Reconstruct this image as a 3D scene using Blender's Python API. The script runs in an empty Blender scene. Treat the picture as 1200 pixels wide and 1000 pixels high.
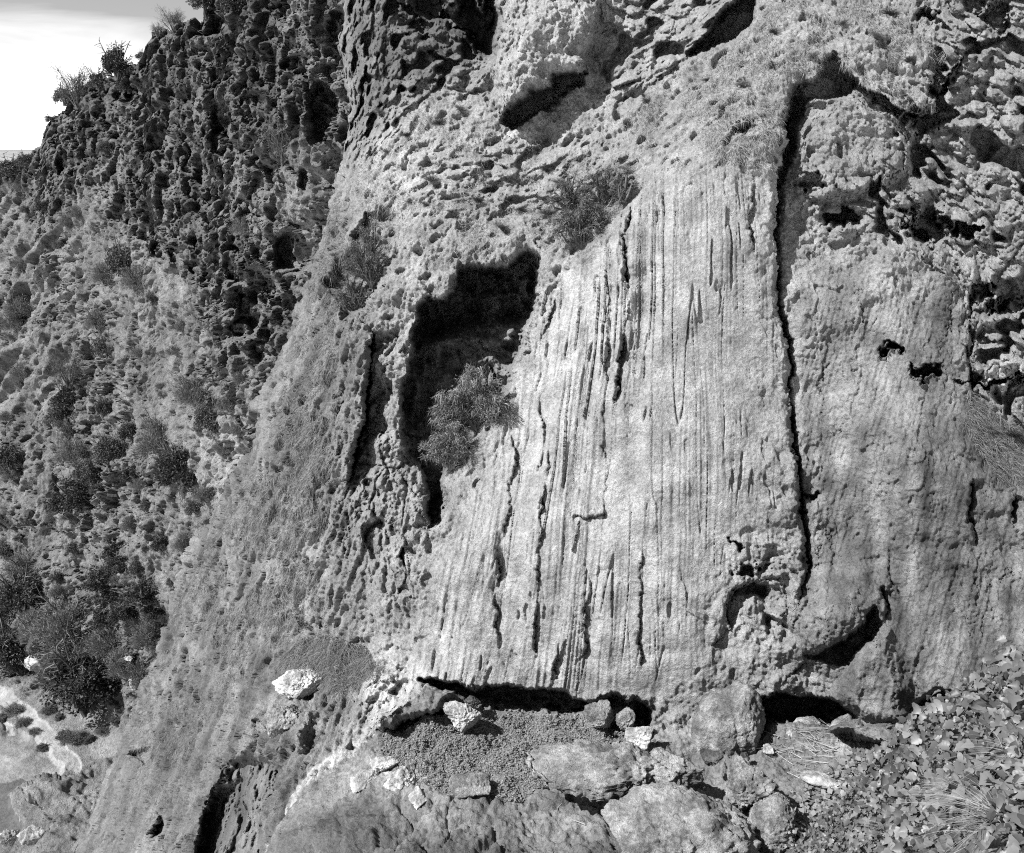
import bpy, math, random
import numpy as np
from mathutils import Vector, Matrix

# ------------------------------------------------------------------ camera, sky, sun, exposure
SC = bpy.context.scene
COL = SC.collection
F = 1050.0                                  # focal length in 1200-px units
TH = math.atan(315.0 / F)                   # camera looks down this far
CT, ST = math.cos(TH), math.sin(TH)
cam_d = bpy.data.cameras.new("camera")
cam_d.sensor_fit = 'HORIZONTAL'
cam_d.sensor_width = 36.0
cam_d.lens = 36.0 * F / 1200.0
cam_d.clip_start = 0.05
cam_d.clip_end = 5000.0
cam = bpy.data.objects.new("camera", cam_d)
COL.objects.link(cam)
cam.location = (0, 0, 0)
cam.rotation_euler = (math.pi / 2 - TH, 0, 0)
SC.camera = cam

TO_SUN = Vector((-0.60, -0.34, 0.75)).normalized()
SUN_EL = math.asin(TO_SUN.z)
SUN_AZ = math.atan2(TO_SUN.x, TO_SUN.y)
w = bpy.data.worlds.new("World")
SC.world = w
w.use_nodes = True
nt = w.node_tree
nt.nodes.clear()
wo = nt.nodes.new("ShaderNodeOutputWorld")
bg = nt.nodes.new("ShaderNodeBackground")
sky = nt.nodes.new("ShaderNodeTexSky")
sky.sky_type = 'NISHITA'
sky.sun_disc = False
sky.sun_elevation = SUN_EL
sky.sun_rotation = SUN_AZ
bw = nt.nodes.new("ShaderNodeRGBToBW")
nt.links.new(sky.outputs[0], bw.inputs[0])
# bright haze all round the horizon, its upper border broken into thin cloud streaks
tc = nt.nodes.new("ShaderNodeTexCoord")
mp = nt.nodes.new("ShaderNodeMapping")
mp.inputs['Scale'].default_value = (1.3, 1.3, 6.0)
mp.inputs['Rotation'].default_value = (0.10, 0.25, 0.3)
nt.links.new(tc.outputs['Generated'], mp.inputs[0])
cn = nt.nodes.new("ShaderNodeTexNoise")
cn.inputs['Scale'].default_value = 2.6
cn.inputs['Detail'].default_value = 8
cn.inputs['Roughness'].default_value = 0.55
cn.inputs['Distortion'].default_value = 0.6
nt.links.new(mp.outputs[0], cn.inputs[0])
sx = nt.nodes.new("ShaderNodeSeparateXYZ")
nt.links.new(tc.outputs['Generated'], sx.inputs[0])
ma = nt.nodes.new("ShaderNodeMath"); ma.operation = 'MULTIPLY_ADD'
nt.links.new(cn.outputs['Fac'], ma.inputs[0]); ma.inputs[1].default_value = -0.10
nt.links.new(sx.outputs['Z'], ma.inputs[2])
cr = nt.nodes.new("ShaderNodeMapRange")
cr.inputs['From Min'].default_value = 0.078
cr.inputs['From Max'].default_value = -0.01
nt.links.new(ma.outputs[0], cr.inputs[0])
mx = nt.nodes.new("ShaderNodeMix")
mx.data_type = 'FLOAT'
nt.links.new(cr.outputs[0], mx.inputs[0])
nt.links.new(bw.outputs[0], mx.inputs[2])
mx.inputs[3].default_value = 17.0
nt.links.new(mx.outputs[0], bg.inputs['Color'])
bg.inputs['Strength'].default_value = 0.05
nt.links.new(bg.outputs[0], wo.inputs[0])

sun_d = bpy.data.lights.new("sun", 'SUN')
sun_d.energy = 4.6
sun_d.angle = math.radians(0.5)
sun_d.color = (1.0, 1.0, 1.0)               # the photograph is black and white
sun = bpy.data.objects.new("sun", sun_d)
COL.objects.link(sun)
sun.rotation_euler = (-TO_SUN).to_track_quat('-Z', 'Y').to_euler()

vs = SC.view_settings
vs.view_transform = 'Standard'
vs.look = 'None'
vs.gamma = 1.0
vs.use_curve_mapping = False
vs.exposure = 1.35
SC.cycles.diffuse_bounces = 3
SC.cycles.use_denoising = False
SC.cycles.pixel_filter_type = 'BLACKMAN_HARRIS'
SC.cycles.filter_width = 1.1

# ------------------------------------------------------------------ numpy helpers
rng = np.random.default_rng(11)
random.seed(5)
f4 = np.float32
_perm = rng.permutation(256).astype(np.int32)
PERM = np.concatenate([_perm, _perm, _perm])
_g = rng.normal(size=(256, 3))
GRAD = (_g / np.linalg.norm(_g, axis=1, keepdims=True)).astype(f4)
RND = rng.random((256, 3)).astype(f4)


def _lin(p):
    x, y, z = [np.ascontiguousarray(p[..., i], dtype=f4).ravel() for i in range(3)]
    return x, y, z


def perlin(p, off=0.0):
    shp = p.shape[:-1]
    x, y, z = _lin(p)
    x = x + off * 17.13 + 100; y = y + off * 9.71 + 100; z = z + off * 5.37 + 100
    xi = np.floor(x).astype(np.int32); yi = np.floor(y).astype(np.int32); zi = np.floor(z).astype(np.int32)
    xf = x - xi; yf = y - yi; zf = z - zi
    xi &= 255; yi &= 255; zi &= 255
    u = xf * xf * xf * (xf * (xf * 6 - 15) + 10)
    v = yf * yf * yf * (yf * (yf * 6 - 15) + 10)
    t = zf * zf * zf * (zf * (zf * 6 - 15) + 10)
    out = None
    for dx in (0, 1):
        a = PERM[xi + dx]
        wx = u if dx else 1 - u
        for dy in (0, 1):
            b = PERM[a + yi + dy]
            wy = v if dy else 1 - v
            for dz in (0, 1):
                g = GRAD[PERM[b + zi + dz] & 255]
                d = g[:, 0] * (xf - dx) + g[:, 1] * (yf - dy) + g[:, 2] * (zf - dz)
                d *= wx * wy * (t if dz else 1 - t)
                out = d if out is None else out + d
    return (out * 1.5).reshape(shp)


def fbm(p, octv=4, gain=0.5, lac=2.03, off=0.0):
    s = 0; a = 1.0
    q = np.asarray(p, dtype=f4)
    for i in range(octv):
        s = s + a * perlin(q, off + i * 1.7)
        q = q * lac
        a *= gain
    return s


def worley(p, off=0.0):
    """distance to the nearest and second nearest of one random point in each cell, and the id of the nearest"""
    shp = p.shape[:-1]
    x, y, z = _lin(p)
    x = x + off * 11.3 + 100; y = y + off * 7.9 + 100; z = z + off * 3.3 + 100
    bx = np.floor(x - 0.5).astype(np.int32); by = np.floor(y - 0.5).astype(np.int32); bz = np.floor(z - 0.5).astype(np.int32)
    f1 = np.full(x.shape, 9.0, f4); f2 = np.full(x.shape, 9.0, f4); idn = np.zeros(x.shape, np.int32)
    for dx in (0, 1):
        cx = bx + dx; a = PERM[cx & 255]
        for dy in (0, 1):
            cy = by + dy; b = PERM[a + (cy & 255)]
            for dz in (0, 1):
                cz = bz + dz
                h = PERM[b + (cz & 255)]
                r = RND[h]
                d = (cx + r[:, 0] * .8 + .1 - x) ** 2 + (cy + r[:, 1] * .8 + .1 - y) ** 2 + (cz + r[:, 2] * .8 + .1 - z) ** 2
                near = d < f1
                f2 = np.where(near, f1, np.minimum(f2, d))
                idn = np.where(near, h, idn)
                f1 = np.where(near, d, f1)
    return np.sqrt(f1).reshape(shp), np.sqrt(f2).reshape(shp), (idn.reshape(shp) / 255.0).astype(f4)


def sstep(a, b, x):
    t = np.clip((x - a) / (b - a), 0, 1)
    return t * t * (3 - 2 * t)


saw = lambda x: (x - np.floor(x))


def curve(pts, x):
    p = sorted(pts)
    return np.interp(x, [a for a, _ in p], [b for _, b in p])


def pline(U, V, pts):
    """distance, side (+ to the right of the walking direction on the page), parameter 0..1 along the line"""
    best = np.full(U.shape, 1e9, f4); side = np.zeros(U.shape, f4); par = np.zeros(U.shape, f4)
    L = [0]
    for a, b in zip(pts[:-1], pts[1:]):
        L.append(L[-1] + math.hypot(b[0] - a[0], b[1] - a[1]))
    for i, (a, b) in enumerate(zip(pts[:-1], pts[1:])):
        ex, ey = b[0] - a[0], b[1] - a[1]
        n2 = ex * ex + ey * ey
        t = np.clip(((U - a[0]) * ex + (V - a[1]) * ey) / n2, 0, 1)
        dx = U - a[0] - t * ex; dy = V - a[1] - t * ey
        d = dx * dx + dy * dy
        s = ex * (V - a[1]) - ey * (U - a[0])
        m = d < best
        best = np.where(m, d, best)
        side = np.where(m, np.sign(s), side)
        par = np.where(m, (L[i] + t * math.sqrt(n2)) / L[-1], par)
    return np.sqrt(best), side, par


def sdp(U, V, pts):
    d, _, _ = pline(U, V, list(pts) + [pts[0]])
    ins = np.zeros(U.shape, bool)
    n = len(pts)
    for i in range(n):
        x1, y1 = pts[i]; x2, y2 = pts[(i + 1) % n]
        c = ((y1 > V) != (y2 > V))
        if y1 != y2:
            ins ^= c & (U < (x2 - x1) * (V - y1) / (y2 - y1) + x1)
    return np.where(ins, -d, d)


def inside(U, V, pts, soft):
    return sstep(soft, -soft, sdp(U, V, pts))


def blob(U, V, u0, v0, ru, rv, rot=0.0):
    c, s = math.cos(rot), math.sin(rot)
    a = ((U - u0) * c + (V - v0) * s) / ru; b = (-(U - u0) * s + (V - v0) * c) / rv
    return np.exp(-(a * a + b * b))


def tps(ctrl):
    c = np.array(ctrl, float)
    P = c[:, :2] / 100.0
    n = len(P)

    def k(r2):
        return 0.5 * r2 * np.log(r2 + 1e-9)
    A = k(((P[:, None] - P[None]) ** 2).sum(-1)) + np.eye(n) * 0.02
    M = np.zeros((n + 3, n + 3)); M[:n, :n] = A
    M[:n, n] = 1; M[:n, n + 1:] = P; M[n, :n] = 1; M[n + 1:, :n] = P.T
    W = np.linalg.solve(M, np.concatenate([c[:, 2], np.zeros(3)]))

    def ev(U, V):
        x = U / 100.0; y = V / 100.0
        o = W[n] + W[n + 1] * x + W[n + 2] * y
        for i in range(n):
            o = o + W[i] * k((x - P[i, 0]) ** 2 + (y - P[i, 1]) ** 2)
        return o
    return ev


def ray(U, V):
    """direction with unit forward (world y) component for a place in the view"""
    up = (500.0 - V) / F
    Y = CT + up * ST
    return np.stack([(U - 600.0) / F / Y, np.ones_like(Y), (-ST + up * CT) / Y], -1)


def at(u, v, y):
    return Vector([float(q) for q in ray(np.float64(u), np.float64(v)) * y])


def unit0(v):
    return v / (np.linalg.norm(v, axis=-1, keepdims=True) + 1e-9)


def gnormals(P):
    a = np.gradient(P, axis=1); b = np.gradient(P, axis=0)
    n = np.cross(a, b)
    n /= np.linalg.norm(n, axis=-1, keepdims=True) + 1e-12
    flip = (n * P).sum(-1, keepdims=True) > 0
    return np.where(flip, -n, n)


def spaced(lo, a, b, hi, step, big):
    return np.concatenate([np.arange(lo, a, big), np.arange(a, b, step), np.arange(b, hi + big, big)])


# ------------------------------------------------------------------ mesh and object helpers
def tag(o, label=None, cat=None, group=None, kind=None):
    for k_, v_ in (('label', label), ('category', cat), ('group', group), ('kind', kind)):
        if v_:
            o[k_] = v_
    return o


def mesh_np(name, co, faces, n_per, attrs=None, mats=(), mat_idx=None, smooth=True):
    """faces: (n, n_per) int array"""
    me = bpy.data.meshes.new(name)
    co = np.ascontiguousarray(co, f4).reshape(-1, 3)
    faces = np.ascontiguousarray(faces, np.int32)
    nf = len(faces)
    me.vertices.add(len(co)); me.vertices.foreach_set('co', co.ravel())
    me.loops.add(nf * n_per); me.loops.foreach_set('vertex_index', faces.ravel())
    me.polygons.add(nf)
    me.polygons.foreach_set('loop_start', np.arange(0, nf * n_per, n_per, dtype=np.int32))
    if mat_idx is not None:
        me.polygons.foreach_set('material_index', np.ascontiguousarray(mat_idx, np.int32))
    me.polygons.foreach_set('use_smooth', np.full(nf, smooth, bool))
    me.update(calc_edges=True)
    for k_, arr in (attrs or {}).items():
        at_ = me.attributes.new(k_, 'FLOAT', 'POINT')
        at_.data.foreach_set('value', np.ascontiguousarray(arr, f4).ravel())
    for m in mats:
        me.materials.append(m)
    return me


def link(name, me, parent=None):
    o = bpy.data.objects.new(name, me)
    COL.objects.link(o)
    if parent is not None:
        o.parent = parent
    return o


def grid_faces(nv, nu):
    i = np.arange(nv * nu, dtype=np.int32).reshape(nv, nu)
    return np.stack([i[:-1, :-1], i[1:, :-1], i[1:, 1:], i[:-1, 1:]], -1)


def sub_mesh(name, co, faces, sel, attrs, mats):
    fs = faces[sel]
    used, inv = np.unique(fs.ravel(), return_inverse=True)
    return mesh_np(name, co.reshape(-1, 3)[used], inv.reshape(-1, 4), 4, {k_: a.ravel()[used] for k_, a in attrs.items()}, mats)


# ------------------------------------------------------------------ materials
def rock_mat(name, base=None, grain=18.0, grain_amt=0.25, bump=0.6, bump_dist=0.02, spread=1.0, fibre=None, rough=0.95):
    """grey stone: value from the mesh attribute 'tone' (or one value) varied by noise, fine relief by bump"""
    m = bpy.data.materials.new(name); m.use_nodes = True
    t = m.node_tree; N = t.nodes; Lk = t.links
    b = N['Principled BSDF']
    b.inputs['Roughness'].default_value = rough
    b.inputs['Specular IOR Level'].default_value = 0.15
    g = N.new('ShaderNodeNewGeometry')
    vec = g.outputs['Position']
    if base is not None:
        oc = N.new('ShaderNodeTexCoord'); vec = oc.outputs['Object']
    if fibre:
        mpn = N.new('ShaderNodeMapping'); mpn.inputs['Scale'].default_value = fibre
        Lk.new(vec, mpn.inputs[0]); vecf = mpn.outputs[0]
    else:
        vecf = vec

    def noise(sc, det, ro, v=None):
        n = N.new('ShaderNodeTexNoise'); n.inputs['Scale'].default_value = sc
        n.inputs['Detail'].default_value = det; n.inputs['Roughness'].default_value = ro
        Lk.new(v or vec, n.inputs[0]); return n.outputs['Fac']

    def mr(x, a, b_, c, d):
        n = N.new('ShaderNodeMapRange'); Lk.new(x, n.inputs[0])
        for i_, q in enumerate((a, b_, c, d)):
            n.inputs[i_ + 1].default_value = q
        return n.outputs[0]

    def mul(x, y):
        n = N.new('ShaderNodeMath'); n.operation = 'MULTIPLY'
        for i_, q in enumerate((x, y)):
            if isinstance(q, (int, float)):
                n.inputs[i_].default_value = q
            else:
                Lk.new(q, n.inputs[i_])
        return n.outputs[0]

    def add(x, y):
        n = N.new('ShaderNodeMath'); n.operation = 'ADD'
        Lk.new(x, n.inputs[0]); Lk.new(y, n.inputs[1]); return n.outputs[0]
    fine = noise(grain, 8, 0.72, vecf)
    mid = noise(grain * 0.13, 6, 0.6)
    speck = noise(grain * 3.1, 3, 0.7)
    k1 = mr(fine, 0.3, 0.7, 1 - grain_amt * spread, 1 + grain_amt * spread)
    k2 = mr(mid, 0.32, 0.68, 1 - 0.25 * spread, 1 + 0.25 * spread) if base is None else mr(mid, 0.38, 0.62, 0.45, 1.35)
    k3 = mr(speck, 0.32, 0.45, 0.72, 1.0)
    if base is None:
        an = N.new('ShaderNodeAttribute'); an.attribute_name = 'tone'
        tone = an.outputs['Fac']
    else:
        tone = base
    val = mul(mul(mul(k1, k2), k3), tone)
    cl = N.new('ShaderNodeClamp'); cl.inputs['Max'].default_value = 0.82; cl.inputs['Min'].default_value = 0.01
    Lk.new(val, cl.inputs[0])
    Lk.new(cl.outputs[0], b.inputs['Base Color'])
    h = add(mul(fine, 1.0), mul(speck, 0.35))
    bp = N.new('ShaderNodeBump'); bp.inputs['Strength'].default_value = bump; bp.inputs['Distance'].default_value = bump_dist
    Lk.new(h, bp.inputs['Height']); Lk.new(bp.outputs[0], b.inputs['Normal'])
    return m


def leaf_mat(name, val, var=0.35, rough=0.6, trans=0.25):
    m = bpy.data.materials.new(name); m.use_nodes = True
    t = m.node_tree; N = t.nodes; Lk = t.links
    b = N['Principled BSDF']
    b.inputs['Roughness'].default_value = rough
    b.inputs['Specular IOR Level'].default_value = 0.3
    g = N.new('ShaderNodeNewGeometry')
    oi = N.new('ShaderNodeObjectInfo')
    ad = N.new('ShaderNodeMath'); ad.operation = 'ADD'
    Lk.new(g.outputs['Random Per Island'], ad.inputs[0]); Lk.new(oi.outputs['Random'], ad.inputs[1])
    fr = N.new('ShaderNodeMath'); fr.operation = 'FRACT'; Lk.new(ad.outputs[0], fr.inputs[0])
    r = N.new('ShaderNodeMapRange'); Lk.new(fr.outputs[0], r.inputs[0])
    r.inputs[3].default_value = val * (1 - var); r.inputs[4].default_value = val * (1 + var)
    Lk.new(r.outputs[0], b.inputs['Base Color'])
    tr = N.new('ShaderNodeBsdfTranslucent'); Lk.new(r.outputs[0], tr.inputs['Color'])
    ms = N.new('ShaderNodeMixShader'); ms.inputs[0].default_value = trans
    Lk.new(b.outputs[0], ms.inputs[1]); Lk.new(tr.outputs[0], ms.inputs[2])
    Lk.new(ms.outputs[0], N['Material Output'].inputs['Surface'])
    return m


M = {}
M['tufa'] = rock_mat('tufa_stone', None, 26.0, 0.42, 1.0, 0.05)
M['earth'] = rock_mat('ledge_earth', None, 22.0, 0.45, 1.0, 0.04)
M['hill'] = rock_mat('hillside_stone', None, 5.5, 0.45, 1.0, 0.26)
M['pale'] = rock_mat('pale_mud', None, 3.0, 0.35, 0.9, 0.12, 1.0)
M['boulder'] = rock_mat('boulder_stone', 0.28, 28.0, 0.4, 1.0, 0.065, 1.2)
M['boulder_pale'] = rock_mat('pale_boulder_stone', 0.40, 28.0, 0.3, 1.0, 0.04, 1.0)
M['boulder_dark'] = rock_mat('dark_boulder_stone', 0.11, 28.0, 0.4, 1.0, 0.065, 1.2)
M['bark'] = rock_mat('bark', 0.10, 12.0, 0.3, 0.5, 0.01)
M['leaf_dark'] = leaf_mat('dark_leaf', 0.024, 0.5)
M['leaf_mid'] = leaf_mat('mid_leaf', 0.048, 0.4)
M['leaf_grey'] = leaf_mat('grey_leaf', 0.115, 0.35)
M['feather'] = leaf_mat('feathery_leaf', 0.14, 0.4)
M['feather_dim'] = leaf_mat('wispy_leaf', 0.09, 0.4)
M['twig'] = leaf_mat('dry_twig', 0.07, 0.4, 0.9, 0.1)
M['ivy'] = leaf_mat('ivy_leaf', 0.10, 0.55, 0.45, 0.2)
M['herb'] = leaf_mat('herb_leaf', 0.15, 0.45, 0.6, 0.25)
M['clover'] = leaf_mat('clover_leaf', 0.15, 0.4, 0.7, 0.2)
M['grass'] = leaf_mat('dry_grass', 0.18, 0.45, 0.8, 0.2)
M['moss_grass'] = leaf_mat('cliff_grass', 0.13, 0.45, 0.8, 0.2)
M['straw'] = leaf_mat('straw', 0.24, 0.25, 0.7, 0.15)

# ================================================================== the near cliff and the ledge at its foot
EDGE = [(0, 405), (60, 398), (130, 412), (200, 400), (320, 362), (400, 330), (450, 308), (515, 297), (600, 250), (653, 215), (700, 203),
        (760, 185), (800, 168), (850, 150), (880, 138), (920, 122), (960, 104), (1000, 86), (1110, 40), (-150, 440)]
C1 = [(440, -150, 18), (600, -150, 17), (900, -150, 15.5), (1200, -150, 14.5), (1350, -150, 14.5), (1350, 300, 11.6), (1350, 600, 9.4), (1350, 1000, 6),
      (410, 0, 17), (500, 0, 15.6), (600, 0, 14.6), (700, 0, 14.6), (800, 0, 14.4), (900, 0, 13.4), (1000, 0, 13.2), (1100, 0, 13.4), (1200, 0, 13.2),
      (420, 90, 16.2), (520, 90, 15.0), (640, 90, 14.4), (760, 90, 13.6), (860, 90, 12.2), (960, 90, 11.9), (1080, 90, 12.3), (1200, 90, 12.6),
      (410, 170, 15.2), (520, 170, 14.0), (640, 170, 13.7), (740, 170, 12.6), (830, 170, 11.4), (900, 170, 11.2), (1000, 170, 11.7), (1100, 170, 12.2), (1200, 170, 12.1),
      (375, 290, 14.1), (430, 290, 12.8), (520, 290, 12.2), (640, 290, 11.9), (730, 290, 11.1), (820, 290, 10.7), (900, 290, 10.8), (960, 290, 11.1), (1050, 290, 10.9), (1130, 290, 11.4), (1200, 290, 11.6),
      (340, 400, 13.5), (420, 400, 11.9), (520, 400, 11.4), (620, 400, 11.0), (730, 400, 10.5), (820, 400, 10.3), (900, 400, 10.4), (1000, 400, 10.5), (1080, 400, 10.4), (1160, 400, 10.8), (1200, 400, 10.9),
      (305, 510, 13.2), (400, 510, 11.3), (500, 510, 10.9), (600, 510, 10.5), (730, 510, 9.9), (850, 510, 9.8), (950, 510, 10.1), (1060, 510, 9.8), (1140, 510, 9.9), (1200, 510, 10.1),
      (255, 600, 14.2), (350, 600, 11.8), (450, 600, 10.5), (600, 600, 9.9), (750, 600, 9.5), (900, 600, 9.5), (1000, 600, 9.7), (1100, 600, 9.4), (1200, 600, 9.4),
      (205, 700, 16.0), (300, 700, 12.6), (400, 700, 10.7), (520, 700, 9.7), (700, 700, 9.2), (880, 700, 9.2), (1000, 700, 9.2), (1100, 700, 8.9), (1200, 700, 8.9),
      (170, 800, 17.0), (250, 800, 13.6), (330, 800, 11.2), (400, 790, 10.1), (480, 790, 9.5), (600, 800, 9.2), (760, 800, 8.9), (880, 800, 8.9), (1000, 800, 8.7), (1100, 800, 8.4), (1200, 790, 8.2),
      (150, 865, 18.5), (220, 880, 13.6), (300, 870, 10.4), (380, 860, 9.2), (450, 860, 8.9), (600, 860, 8.85), (760, 860, 8.8), (880, 860, 8.8), (1000, 860, 8.6), (1100, 860, 8.0),
      (120, 930, 19.0), (180, 950, 13.8), (250, 960, 10.8), (330, 950, 8.9), (400, 920, 8.3), (480, 930, 7.8), (600, 920, 7.9), (760, 920, 7.8), (880, 920, 7.9), (980, 920, 7.8), (1100, 930, 7.2),
      (90, 1000, 18.0), (200, 1010, 11.8), (320, 1000, 8.4), (420, 1000, 7.0), (550, 1000, 6.7), (700, 1000, 6.7), (860, 1000, 6.8), (960, 1000, 7.0), (1100, 1010, 6.4), (60, 1110, 14), (300, 1110, 7.6), (600, 1110, 5.6), (1000, 1110, 5.6)]
Y1 = tps(C1)
CAVE = [(493, 362), (500, 352), (525, 350), (537, 335), (538, 315), (550, 312), (575, 314), (600, 310), (612, 300), (622, 296), (629, 300), (628, 350), (620, 380), (612, 400), (603, 425),
        (592, 450), (585, 475), (562, 498), (548, 512), (530, 538), (520, 560), (521, 588), (514, 610), (503, 617), (500, 600), (503, 580), (495, 555), (480, 530), (475, 510), (472, 480), (475, 450), (482, 420), (486, 390)]
MASS = [(579, -80), (580, 0), (581, 50), (584, 118), (592, 138), (600, 131), (617, 113), (645, 101), (651, 90), (684, 88), (688, 60), (700, 40), (704, 0), (706, -80)]
UNDER = [(590, 142), (600, 129), (617, 111), (645, 99), (651, 89), (685, 86), (685, 98), (664, 112), (642, 128), (615, 142), (600, 149)]
TOPREC = [(470, -60), (580, -60), (580, 40), (578, 62), (560, 58), (545, 40), (520, 25), (488, 12)]
GAP = [(805, 66), (815, 54), (835, 30), (850, 14), (875, -10), (890, -30), (886, 5), (881, 30), (862, 46), (830, 60)]
NOTCH = [(921, 160), (925, 120), (932, 100), (954, 96), (961, 74), (975, 66), (985, 70), (992, 84), (1004, 96), (1000, 113), (972, 112), (950, 118), (935, 150), (925, 190), (916, 215)]
CRACK = [(938, 98), (922, 150), (912, 205), (908, 260), (910, 333), (918, 395), (924, 428), (927, 480), (931, 530), (935, 580), (942, 620), (945, 666), (940, 695), (928, 722)]
BASEREC = [(496, 796), (512, 797), (530, 800), (546, 806), (562, 808), (582, 803), (640, 807), (662, 812), (688, 823), (720, 814), (735, 820), (743, 817), (765, 832), (760, 862), (720, 866), (690, 838), (660, 834), (620, 838), (566, 832), (540, 817), (510, 804)]
BASEREC2 = [(880, 822), (910, 814), (950, 819), (985, 826), (1002, 842), (1000, 852), (960, 846), (915, 846), (880, 870)]
NOSE = [(944, 767), (968, 763), (990, 750), (1012, 733), (1024, 712), (1030, 728), (1018, 748), (1002, 762), (992, 776), (972, 780)]
FOOT = [(1052, 872), (1062, 842), (1078, 822), (1098, 810), (1112, 812), (1098, 840), (1080, 872)]
LEDGE = [(430, 872), (445, 853), (500, 806), (540, 820), (565, 835), (620, 840), (660, 837), (690, 840), (720, 868), (765, 866), (800, 880), (880, 872), (915, 848), (960, 848), (1002, 852), (1050, 872),
         (1110, 850), (1200, 800), (1400, 700), (1400, 1200), (250, 1200), (318, 985), (380, 905)]
KNOB = [(1005, 100), (1060, 125), (1100, 60), (1130, -200), (1400, -200), (1400, 520), (1195, 500), (1140, 455), (1125, 330), (1060, 285), (960, 262), (935, 222), (1020, 215), (1050, 170)]

ug = spaced(-60, 395, 1206, 1350, 1.22, 8)
vg = spaced(-150, -8, 1006, 1105, 1.22, 8)
# columns are spread between the cliff's left edge and the right border of every row
sN = (1206 - 100) / 1.27
s_ = np.concatenate([np.linspace(0, 1, int(sN)), 1 + np.linspace(0.02, 0.16, 12)]).astype(f4)
Vr = vg[:, None].astype(f4)
Lr = curve(EDGE, vg)[:, None].astype(f4)
Lr = Lr + (6 * perlin(np.stack([Vr * 0.03, Vr * 0, Vr * 0], -1), 3) + 3 * perlin(np.stack([Vr * 0.11, Vr * 0, Vr * 0], -1), 4))
U0 = Lr + s_[None, :] * (1206 - Lr)
V0 = np.broadcast_to(Vr, U0.shape).astype(f4)
px = np.stack([U0, V0, np.zeros_like(U0)], -1)
wu = 5.0 * perlin(px * 0.045, 1) + 2.6 * perlin(px * 0.13, 2)
wv = 5.0 * perlin(px * 0.045, 5) + 2.6 * perlin(px * 0.13, 6)
wu = wu + 1.6 * perlin(px * 0.33, 7); wv = wv + 1.6 * perlin(px * 0.33, 8)
U = U0 + wu; V = V0 + wv
Yb = Y1(U0, V0).astype(f4)
e = np.clip((U0 - Lr) / 70.0, 0, 1)
Yb = Yb + (1 - np.sqrt(np.clip(1 - (1 - e) ** 2, 0, 1))) * 1.6
P0 = ray(U0, V0).astype(f4) * Yb[..., None]
N0 = gnormals(P0)

D = np.zeros_like(U0)                       # how far features push the surface away from the viewer, metres
cave = inside(U, V, CAVE, 4.0)
D += cave * (0.8 + 0.35 * sstep(560, 440, V) + 1.2 * sstep(400, 372, V + .25 * (U - 550)) - 0.3 * blob(U, V, 550, 402, 40, 8)) * (1 + 0.30 * fbm(px * 0.04, 3, off=9))
D += 0.22 * inside(U, V, CAVE, 13.0)
mass = inside(U, V, MASS, 9.0)
D -= mass * (0.35 + 0.35 * sstep(0, 110, V)) + 0.55 * np.sqrt(np.clip(-sdp(U, V, MASS) / 42.0, 0, 1))
under = inside(U, V, UNDER, 4.0)
D += under * 1.1
toprec = inside(U, V, TOPREC, 6.0)
D += toprec * 1.6 + 0.5 * inside(U, V, [(455, -60), (600, -60), (592, 60), (560, 80), (520, 60), (470, 30)], 14)
for (a, b, c_, d_) in ((531, -12, 11, 34), (563, -14, 11, 32)):
    D -= 1.7 * sstep(1.1, 0.6, np.sqrt(((U - a) / c_) ** 2 + ((V - b) / d_) ** 2))
gap = inside(U, V, GAP, 5.0)
D += gap * 1.6
notch = inside(U, V, NOTCH, 3.0)
D += notch * 0.65
# niche beside the cave
niche = inside(U, V, [(432, 248), (448, 246), (464, 252), (466, 290), (455, 325), (430, 360), (405, 372), (385, 330), (408, 300), (420, 270)], 6.0)
D += niche * 0.6
# the long crack: the left lobe stands proud of the right one
dc, sd_, pc = pline(U, V, CRACK)
rgt = sd_ < 0
D += np.where(rgt, np.exp(-dc / 55.0) * curve([(0, .6), (.25, .5), (.4, .22), (.8, .16), (1, .2)], pc) * sstep(0.0, 0.04, pc) * sstep(1.0, 0.9, pc), 0)
D += np.exp(-(dc / curve([(0, 8), (0.25, 5), (0.4, 3.2), (0.6, 3), (0.85, 4), (1, 2)], pc)) ** 2) * np.where(rgt, 0.5, 0.3) * (.7 + .8 * perlin(px * .04, 20)) * sstep(1.0, 0.9, pc)
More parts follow.
